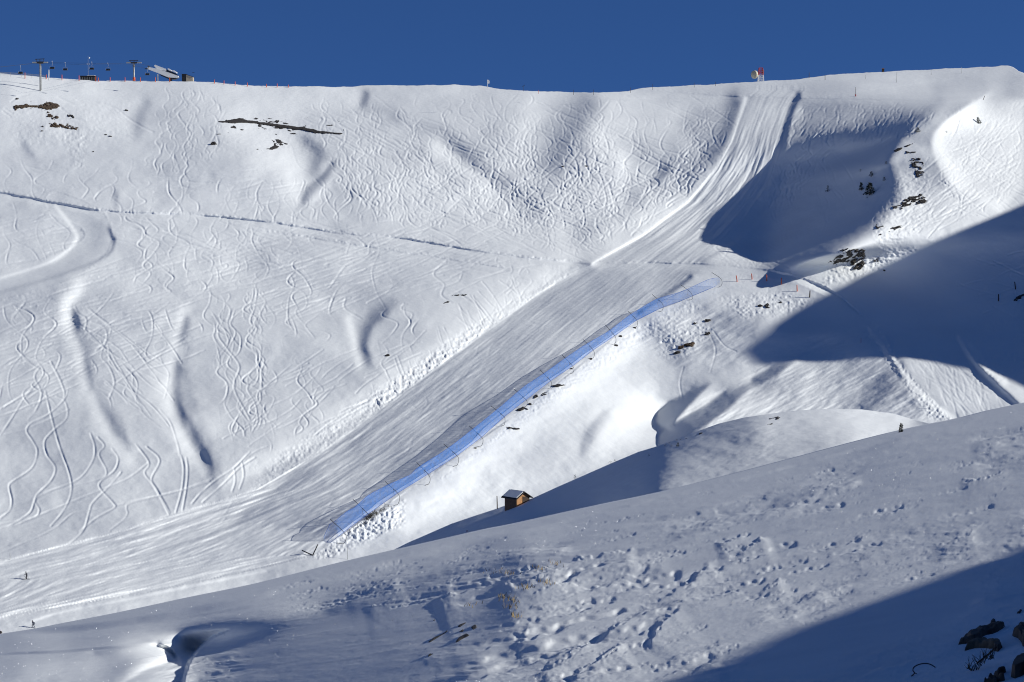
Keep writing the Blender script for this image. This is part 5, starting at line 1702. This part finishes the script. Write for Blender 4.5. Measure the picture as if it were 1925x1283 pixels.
for i, (x, y, hp, wp, lab) in enumerate([(1148, 871.5, 5, 9, "dark little shrub on the outline of the middle ridge, above the shade"), (1156, 868, 4, 4, "tiny shrub just right of the little shrub on the ridge outline"), (1081, 900, 7, 4, "tiny shrub on the ridge outline nearest the hut"),
                                          (1251, 839, 4, 5, "low shrub on the middle ridge beside a green stump"), (1262, 840, 4, 6, "low shrub left of the green stump on the middle ridge"), (1272, 829, 4, 6, "low shrub above the green stump on the middle ridge"), (1258, 834, 3, 5, "tiny shrub above left of the green stump"),
                                          (1220, 858, 4, 3, "lone tiny shrub on the shaded side of the middle ridge")]):
    d = float(mid.depth(np.array(float(x)), np.array(float(y))))
    conifer(lab, x, y, hp, wp, 40 + i, "ridge_shrub", mid_at(x, y), d, cat="shrub", dense=.5, mat=M_BUSH)
d = float(mid.depth(np.array(1274.), np.array(838.)))
conifer("short green conifer stump on the middle ridge", 1274, 840, 8, 6, 60, "conifer_stump", mid_at(1274, 840), d, dense=1.0)
for pl, lab, sd in (([(1275, 828), (1300, 820), (1330, 808), (1352, 802), (1340, 808), (1300, 824)], "thin line of dark stones along the upper middle ridge", 501), ([(1440, 786), (1470, 782), (1476, 786), (1450, 792)], "scattered flat stones at the left end of the bright dome", 503), ([(1440, 797), (1452, 795), (1456, 799), (1444, 800)], "single flat stone below the stones of the bright dome", 505)):
    outcrop("ridge_stones", lab, pl, 2.5, -.15, 7, 2.2, -18, .35, sd, None, mid, "rock", .8)

# slender sapling at the edge of the near slope
p = near_at(1695.5, 812)
d = p.length
conifer("slender dark sapling standing behind the edge of the near slope", 1695, 812, 18, 3.0, 70, "slender_sapling", p + Vector((0, .6, -.12)), d, lean=.08, dense=1.5, cat="sapling")

# ------------------------------------------------------------------ near rocks, twigs and grass
def near_patch(name, label, poly, soft, bias, l1, l2, ang, amp, seed, mat=None, cat="rock", group=None):
    p = np.array(poly, float)
    xs = np.arange(p[:, 0].min() - soft, p[:, 0].max() + soft, 1.0)
    ys = np.arange(p[:, 1].min() - soft, p[:, 1].max() + soft, 1.0)
    X, Y = np.meshgrid(xs, ys)
    a = math.radians(ang)
    u, v = X * math.cos(a) + Y * math.sin(a), -X * math.sin(a) + Y * math.cos(a)
    n = fbm(u / l1, v / l2, seed, 3, .42)
    Dm = amp * np.clip(n * .8 + bias - 2.4 * (1 - polymask(X, Y, poly, soft)), -1, 1)
    # position on the near slope: bilinear lookup in its grid
    ii = np.interp(X, xs_near, np.arange(len(xs_near)))
    tpx = interp(FORE, X)
    jj = (Y - tpx) / (1420 - tpx) * (NR - 1)
    P = np.stack([bil(Bn[..., c], ii, jj) for c in range(3)], -1)
    P[..., 2] += np.where(Dm > 0, Dm + .004, Dm)
    c0_ = P[len(ys) // 2, len(xs) // 2].copy()
    idx = np.arange(X.size).reshape(X.shape)
    q = np.stack([idx[:-1, :-1], idx[1:, :-1], idx[1:, 1:], idx[:-1, 1:]], -1).reshape(-1, 4)
    q = q[(Dm.reshape(-1)[q].max(1) > -amp * .5)]
    used = np.unique(q); rem = np.zeros(X.size, int); rem[used] = np.arange(len(used))
    me = bpy.data.meshes.new(name)
    me.from_pydata((P.reshape(-1, 3)[used] - c0_).tolist(), [], rem[q].tolist())
    me.update(); me.materials.append(mat or M_NEARROCK)
    ob = bpy.data.objects.new(name, me); COL.objects.link(ob); ob.location = c0_
    return tag(ob, label, cat, group)


near_patch("near_boulder", "long dark boulder tapering up to the right in the bottom right corner", [(1794, 1217), (1808, 1204), (1822, 1192), (1846, 1186), (1870, 1181), (1893, 1178), (1872, 1190), (1846, 1198), (1834, 1208), (1812, 1212)], 3, 1.0, 22, 9, -22, .05, 601)
near_patch("near_boulder", "lichen-brown boulder just below the long dark boulder", [(1813, 1222), (1826, 1211), (1850, 1206), (1878, 1210), (1884, 1216), (1858, 1218), (1832, 1218)], 3, .9, 20, 8, -6, .045, 605, plain("lichen_rock", (.10, .075, .045), .85, 0, .5, 12))
near_patch("near_boulder", "small knob of dark rock at the right end of the brown boulder", [(1868, 1216), (1876, 1212), (1882, 1217), (1876, 1222), (1868, 1222)], 2.5, 1.0, 12, 8, 0, .04, 607)
near_patch("near_boulder", "tiny dark rock above the long dark boulder", [(1860, 1178), (1866, 1171), (1873, 1174), (1866, 1178)], 1.8, .8, 8, 5, -10, .03, 609)
near_patch("near_boulder", "small dark rock uphill at the right edge of the bottom right corner", [(1908, 1157), (1916, 1150), (1922, 1149), (1918, 1155)], 1.8, .8, 8, 5, -30, .03, 611)
near_patch("near_boulder", "thin dark rock at the right edge below the uphill rock", [(1904, 1185), (1918, 1178), (1935, 1174), (1935, 1180), (1915, 1184)], 2, .8, 10, 5, -20, .03, 613)
near_patch("near_boulder", "double dark boulder at the right edge beside the dead twigs", [(1903, 1195), (1918, 1187), (1940, 1190), (1940, 1214), (1922, 1216), (1914, 1200)], 3, .9, 16, 10, 10, .06, 615)
near_patch("near_boulder", "big dark boulder in the very corner at the right edge", [(1900, 1272), (1906, 1258), (1920, 1246), (1940, 1238), (1945, 1270), (1925, 1268), (1908, 1277)], 3, 1.0, 20, 12, -30, .08, 617)
near_patch("near_boulder", "flat dark rock left of the big corner boulder", [(1864, 1273), (1876, 1264), (1900, 1261), (1882, 1268), (1878, 1274)], 2.5, .9, 14, 6, -14, .04, 619)
near_patch("near_boulder", "dark rock cut off by the bottom edge of the picture", [(1850, 1284), (1860, 1278), (1876, 1277), (1890, 1279), (1876, 1284), (1870, 1290), (1848, 1292)], 2.5, 1.0, 14, 6, -4, .05, 621)
for pl, lab, sd in (([(803, 1208), (814, 1200), (824, 1195), (838, 1187), (846, 1182), (838, 1190), (820, 1200), (808, 1208)], "thin dark crack of rock in the shaded hump, highest on the left", 631), ([(858, 1178), (872, 1172), (884, 1164), (876, 1172), (864, 1180)], "thin dark rock in the shaded hump, upper right of the crack", 633),
                    ([(854, 1212), (862, 1200), (876, 1193), (882, 1195), (874, 1200), (862, 1207)], "largest dark rock in the shaded hump", 635), ([(803, 1239), (808, 1231), (820, 1229), (812, 1233)], "hooked dark rock lowest in the shaded hump", 637), ([(860, 1189), (872, 1184), (870, 1188)], "small dark rock between the crack and the largest rock of the hump", 639),
                    ([(796, 1202), (804, 1200), (801, 1203)], "tiny dark rock left of the crack in the shaded hump", 641), ([(813, 1166), (819, 1163), (816, 1167)], "lone tiny dark rock high in the shaded hump", 643), ([(886, 1180), (894, 1174), (896, 1180), (890, 1184)], "greenish tuft-covered stone right of the largest rock in the hump", 645)):
    near_patch("hump_rock", lab, pl, 1.8, .9, 9, 4, -30, .016, sd, M_ROCK, "rock", "rocks in the shaded hump")

# bent twig
p0 = near_at(1713, 1271)
kk = PXM(p0.length)
tw = thing("bent_twig", "bare twig bent in an arch over the snow left of the corner rocks", "twig", p0)
arch = [(1713, 1271), (1719, 1265), (1716, 1260), (1718, 1254), (1727, 1249), (1738, 1247), (1748, 1249), (1757, 1254.5)]
MB().tube([Vector(((x - 1713) * kk, .0, (1271 - y) * kk)) for i, (x, y) in enumerate(smooth_curve(arch, 5))], .0042, 6).build("stem", M_POST, tw, True)
MB().tube([Vector((6 * kk, 0, 6 * kk)), Vector((10 * kk, 0, 5 * kk))], .003, 6).build("side_shoot", M_POST, tw)
# dead twigs beside the boulders
random.seed(77)
p0 = near_at(1828, 1262)
kk = PXM(p0.length)
dt = thing("dead_twigs", "dead bush of bare twigs below the brown boulder in the corner", "bush", p0)
m = MB()
for bx, by in ((1828, 1262), (1834, 1258), (1840, 1250), (1846, 1246), (1822, 1258), (1852, 1238), (1858, 1240), (1864, 1238)):
    for _ in range(6):
        a = random.uniform(-.9, .7)
        L_ = random.uniform(9, 24) * kk
        b0 = Vector(((bx - 1828 + random.uniform(-3, 3)) * kk, random.uniform(-.03, .03), (1262 - by - 1) * kk))
        b1 = b0 + Vector((math.sin(a) * L_ * .5, random.uniform(-.02, .02), math.cos(a) * L_ * .5))
        b2 = b1 + Vector((math.sin(a + random.uniform(-.5, .5)) * L_ * .5, random.uniform(-.02, .02), math.cos(a) * L_ * .5))
        m.tube([b0, b1, b2], [.0028, .002, .001], 5)
m.build("twigs", M_BUSH, dt)
MB().tube([Vector(((1836 - 1828) * kk, 0, (1262 - 1248) * kk)), Vector(((1856 - 1828) * kk, .01, (1262 - 1233) * kk)), Vector(((1872 - 1828) * kk, .02, (1262 - 1219) * kk))], [.006, .006, .007], 7).build("stem", M_POST, dt)

# yellow grass tips on the hump, white flecks added to imitate sun glints
random.seed(91)
m = MB()
org = near_at(960, 1090)
for cx_, cy_, n in ((935, 1076, 16), (955, 1080, 30), (948, 1124, 22), (958, 1132, 18), (962, 1142, 14), (1010, 1070, 30), (990, 1106, 24), (1030, 1098, 20), (975, 1160, 16), (1046, 1060, 20), (888, 1140, 8)):
    for _ in range(n):
        x, y = cx_ + random.gauss(0, 9), cy_ + random.gauss(0, 2.5)
        p = near_at(x, y) - org
        m.leaf(p, (random.uniform(-.6, .6), random.uniform(-.3, .3), 1), .008, random.uniform(.04, .10))
tag(m.build("dry_grass", M_STRAW, None, False, org), "pale dry grass tips showing through the snow of the near slope", "grass", None, "stuff")
m = MB()
org = near_at(1500, 1000)
S = SDIR_ = Vector((math.sin(math.radians(SUN_AZ)) * math.cos(math.radians(SUN_EL)), math.cos(math.radians(SUN_AZ)) * math.cos(math.radians(SUN_EL)), math.sin(math.radians(SUN_EL))))
view_n = Vector((0, -1, .1)).normalized()
for _ in range(1900):
    x = random.uniform(-40, 1960)
    if random.random() < .7 and x < 900:
        continue
    top = float(interp(FORE, np.array([x]))[0])
    y = top + 8 + random.random()**.8 * (1283 - top)
    if y > 1290:
        continue
    p = near_at(x, y)
    k = PXM(p.length)
    s = k * random.choice((.4, .5, .6, .7, .9))
    n_ = (S + view_n * 1.1 + Vector((random.uniform(-.3, .3), random.uniform(-.3, .3), random.uniform(-.3, .3)))).normalized()
    a = n_.cross(Vector((0, 0, 1))).normalized() * s
    b2 = n_.cross(a).normalized() * s
    c = p - org + Vector((0, -.5 * k, s * .8 + 1.3 * k)) - n_ * s * .2
    vs = [m.bm.verts.new(c + q) for q in (a, b2, -a, -b2)]
    tip = m.bm.verts.new(c - n_ * s * .9)
    m.bm.faces.new(vs)
    for i in range(4):
        m.bm.faces.new((vs[(i + 1) % 4], vs[i], tip))
tag(m.build("glint_flecks", plain("glint_white", (.9, .9, .92), .35), None, False, org), "white flecks imitating sun glints of frost all over the near slope", "frost", None, "stuff")

# ------------------------------------------------------------------ people
def figure(name, label, loc, hgt, yaw, joints, mats, cat="person"):
    """one continuous body grown on a joint chain; joints: name -> (x, y, z, radius) for a 1.75 m person."""
    t = thing(name, label, cat, loc, None, yaw)
    t.scale = (hgt / 1.75,) * 3
    J, E = joints
    me = bpy.data.meshes.new("body")
    nm = list(J)
    me.from_pydata([J[n][:3] for n in nm], [(nm.index(a), nm.index(b)) for a, b in E], [])
    ob = bpy.data.objects.new("body", me); COL.objects.link(ob); ob.parent = t
    sk = ob.modifiers.new("skin", 'SKIN')
    for i, n in enumerate(nm):
        me.skin_vertices[0].data[i].radius = (J[n][3], J[n][3])
    me.skin_vertices[0].data[nm.index("pelvis")].use_root = True
    sb = ob.modifiers.new("smooth", 'SUBSURF'); sb.levels = 2; sb.render_levels = 2
    for m_ in mats:
        me.materials.append(m_)
    return t, ob


SK = ({"pelvis": (.08, 0, .80, .17), "belly": (.06, 0, .95, .16), "chest": (-.04, 0, 1.18, .19), "neck": (-.10, 0, 1.38, .08), "skull": (-.13, 0, 1.50, .10), "crown": (-.13, 0, 1.62, .08),
       "shl": (-.05, -.20, 1.30, .085), "ell": (-.22, -.34, 1.10, .06), "wrl": (-.44, -.36, .98, .045), "hal": (-.52, -.36, .96, .05),
       "shr": (-.05, .20, 1.30, .085), "elr": (.10, .40, 1.08, .06), "wrr": (-.10, .48, .95, .045), "har": (-.17, .48, .93, .05),
       "hpl": (.06, -.12, .74, .12), "knl": (-.14, -.16, .46, .085), "anl": (.02, -.18, .12, .065), "tol": (-.16, -.19, .07, .06),
       "hpr": (.06, .12, .74, .12), "knr": (-.10, .18, .46, .085), "anr": (.06, .22, .12, .065), "tor": (-.12, .23, .07, .06)},
      [("pelvis", "belly"), ("belly", "chest"), ("chest", "neck"), ("neck", "skull"), ("skull", "crown"), ("chest", "shl"), ("shl", "ell"), ("ell", "wrl"), ("wrl", "hal"),
       ("chest", "shr"), ("shr", "elr"), ("elr", "wrr"), ("wrr", "har"), ("pelvis", "hpl"), ("hpl", "knl"), ("knl", "anl"), ("anl", "tol"), ("pelvis", "hpr"), ("hpr", "knr"), ("knr", "anr"), ("anr", "tor")])
p = on_slope(50, 1089.5)
dsk = float(main.depth(np.array(50.), np.array(1089.5)))
per, body = figure("person", "skier in dark clothes with bent knees riding down the lower piste", p + Vector((0, 0, .04)), 15.0 * PXM(dsk), 0, SK, [M_CLOTH])
MB().blob((-.135, 0, 1.58), (.13, .125, .14), 2, .02, 2).build("helmet", M_BLACK, per, True)
MB().blob((-.225, 0, 1.52), (.045, .07, .05), 3, .02, 2).build("face", M_SKIN, per, True)
MB().blob((-.02, 0, 1.16), (.20, .25, .27), 4, .06, 2).build("jacket", M_CLOTH2, per, True)
for s in (-.19, .23):
    MB().box((-.1, s, .015), (1.7, .09, .03), None, .01).build("ski", M_DARK, per)
for s, x in ((-.37, -.52), (.49, -.17)):
    o2 = p + Vector((x, s, .9)) * (15.0 * PXM(dsk) / 1.75)
    m = MB(); m.bar((0, 0, .1), (.45, 0, -.75), .018, .012, 6).box((.41, 0, -.67), (.08, .08, .015))
    tag(m.build("ski_pole", M_DARK, None, False, o2), "ski pole held %s by the skier on the lower piste" % ("in the forward hand" if s < 0 else "in the rear hand"), "ski pole")

# snow-caked block and stones at the lower left edge
SB = ({"pelvis": (.10, 0, .66, .18), "belly": (.02, 0, .82, .17), "chest": (-.12, .02, 1.02, .20), "neck": (-.22, .02, 1.18, .08), "skull": (-.28, .02, 1.29, .10), "crown": (-.28, .02, 1.40, .08),
       "shl": (-.12, -.19, 1.12, .09), "ell": (-.02, -.40, .92, .065), "wrl": (-.16, -.50, .76, .05), "hal": (-.22, -.52, .72, .05),
       "shr": (-.12, .22, 1.12, .09), "elr": (.14, .40, 1.00, .065), "wrr": (.32, .46, .92, .05), "har": (.39, .47, .91, .05),
       "hpl": (.06, -.13, .62, .13), "knl": (-.18, -.22, .42, .09), "anl": (.04, -.26, .14, .07), "tol": (-.14, -.28, .09, .06),
       "hpr": (.06, .13, .62, .13), "knr": (-.14, .26, .42, .09), "anr": (.08, .30, .14, .07), "tor": (-.10, .32, .09, .06)}, SK[1])
M_GREY = plain("grey_blue_ski_suit", (.12, .13, .16), .8, 0, .3, 4)
p = on_slope(63, 1180.5)
dsb = float(main.depth(np.array(63.), np.array(1180.5)))
kb = 16.5 * PXM(dsb) / 1.75
per2, body2 = figure("person", "crouched snowboarder in grey clothes on the bank at the far left", p + Vector((0, 0, .05)), 16.5 * PXM(dsb), 1.1, SB, [M_GREY])
MB().blob((-.285, .02, 1.37), (.13, .125, .13), 2, .02, 2).build("helmet", M_DARK, per2, True)
MB().blob((-.37, .02, 1.30), (.045, .07, .05), 3, .02, 2).build("face", M_SKIN, per2, True)
MB().blob((-.09, .02, .98), (.20, .25, .27), 4, .06, 2).build("jacket", M_GREY, per2, True)
MB().box((-.02, .02, .02), (.26, 1.5, .035), None, .012).build("snowboard", M_WHITE, per2)
outcrop("rock_ledge", "dark stones at the left edge where the bank meets the near slope", [(-4, 1186), (2, 1184), (5, 1190), (0, 1192)], 1.6, .5, 4, 3, 40, .5, 651, None)
# bird
o = at(363.5, 137, 830)
m = MB()
m.blob((0, 0, 0), (.28, .1, .09), 2, .05, 2)
for s in (-1, 1):
    m.prism([(0, 0), (s * .25, .12), (s * .62, .04), (s * .3, -.02)], -.08, .08)
tag(m.build("bird", M_BLACK, None, False, o), "small dark bird in the sky above the beige hut", "bird")

# snow plain far below and behind, out to the horizon
gx = np.linspace(-9000, 9000, 40); gy = np.linspace(-6000, 12000, 40)
GX, GY = np.meshgrid(gx, gy)
grid_mesh("ground", np.stack([GX, GY, np.full_like(GX, -190.0)], -1), SNOW_FAR)

# ------------------------------------------------------------------ light
world = bpy.data.worlds.new("World")
scene.world = world
world.use_nodes = True
nt = world.node_tree
sky = nt.nodes.new("ShaderNodeTexSky")
sky.sky_type = 'NISHITA'
sky.sun_disc = False
sky.sun_elevation = math.radians(SUN_EL)
sky.sun_rotation = math.radians(SUN_AZ)
sky.altitude = 4000
sky.air_density = .8
sky.dust_density = 0.0
sky.ozone_density = 10.0
stc = nt.nodes.new("ShaderNodeTexCoord")
sad = nt.nodes.new("ShaderNodeVectorMath"); sad.operation = 'ADD'; sad.inputs[1].default_value = (0, 0, .22)
sno = nt.nodes.new("ShaderNodeVectorMath"); sno.operation = 'NORMALIZE'
nt.links.new(stc.outputs["Generated"], sad.inputs[0]); nt.links.new(sad.outputs[0], sno.inputs[0]); nt.links.new(sno.outputs[0], sky.inputs["Vector"])
bg = nt.nodes["Background"]
nt.links.new(sky.outputs["Color"], bg.inputs["Color"])
bg.inputs["Strength"].default_value = .10
sun_d = bpy.data.lights.new("sun", 'SUN')
sun_d.energy = 4.5
sun_d.angle = math.radians(.53)
sun_d.color = (1.0, .985, .93)
sun = bpy.data.objects.new("sun", sun_d)
COL.objects.link(sun)
SDIR = Vector((math.sin(math.radians(SUN_AZ)) * math.cos(math.radians(SUN_EL)), math.cos(math.radians(SUN_AZ)) * math.cos(math.radians(SUN_EL)), math.sin(math.radians(SUN_EL))))
sun.rotation_euler = SDIR.to_track_quat('Z', 'Y').to_euler()
scene.cycles.filter_width = 1.1
scene.view_settings.view_transform = 'Standard'
scene.view_settings.look = 'None'
scene.view_settings.exposure = 0
scene.view_settings.gamma = 1
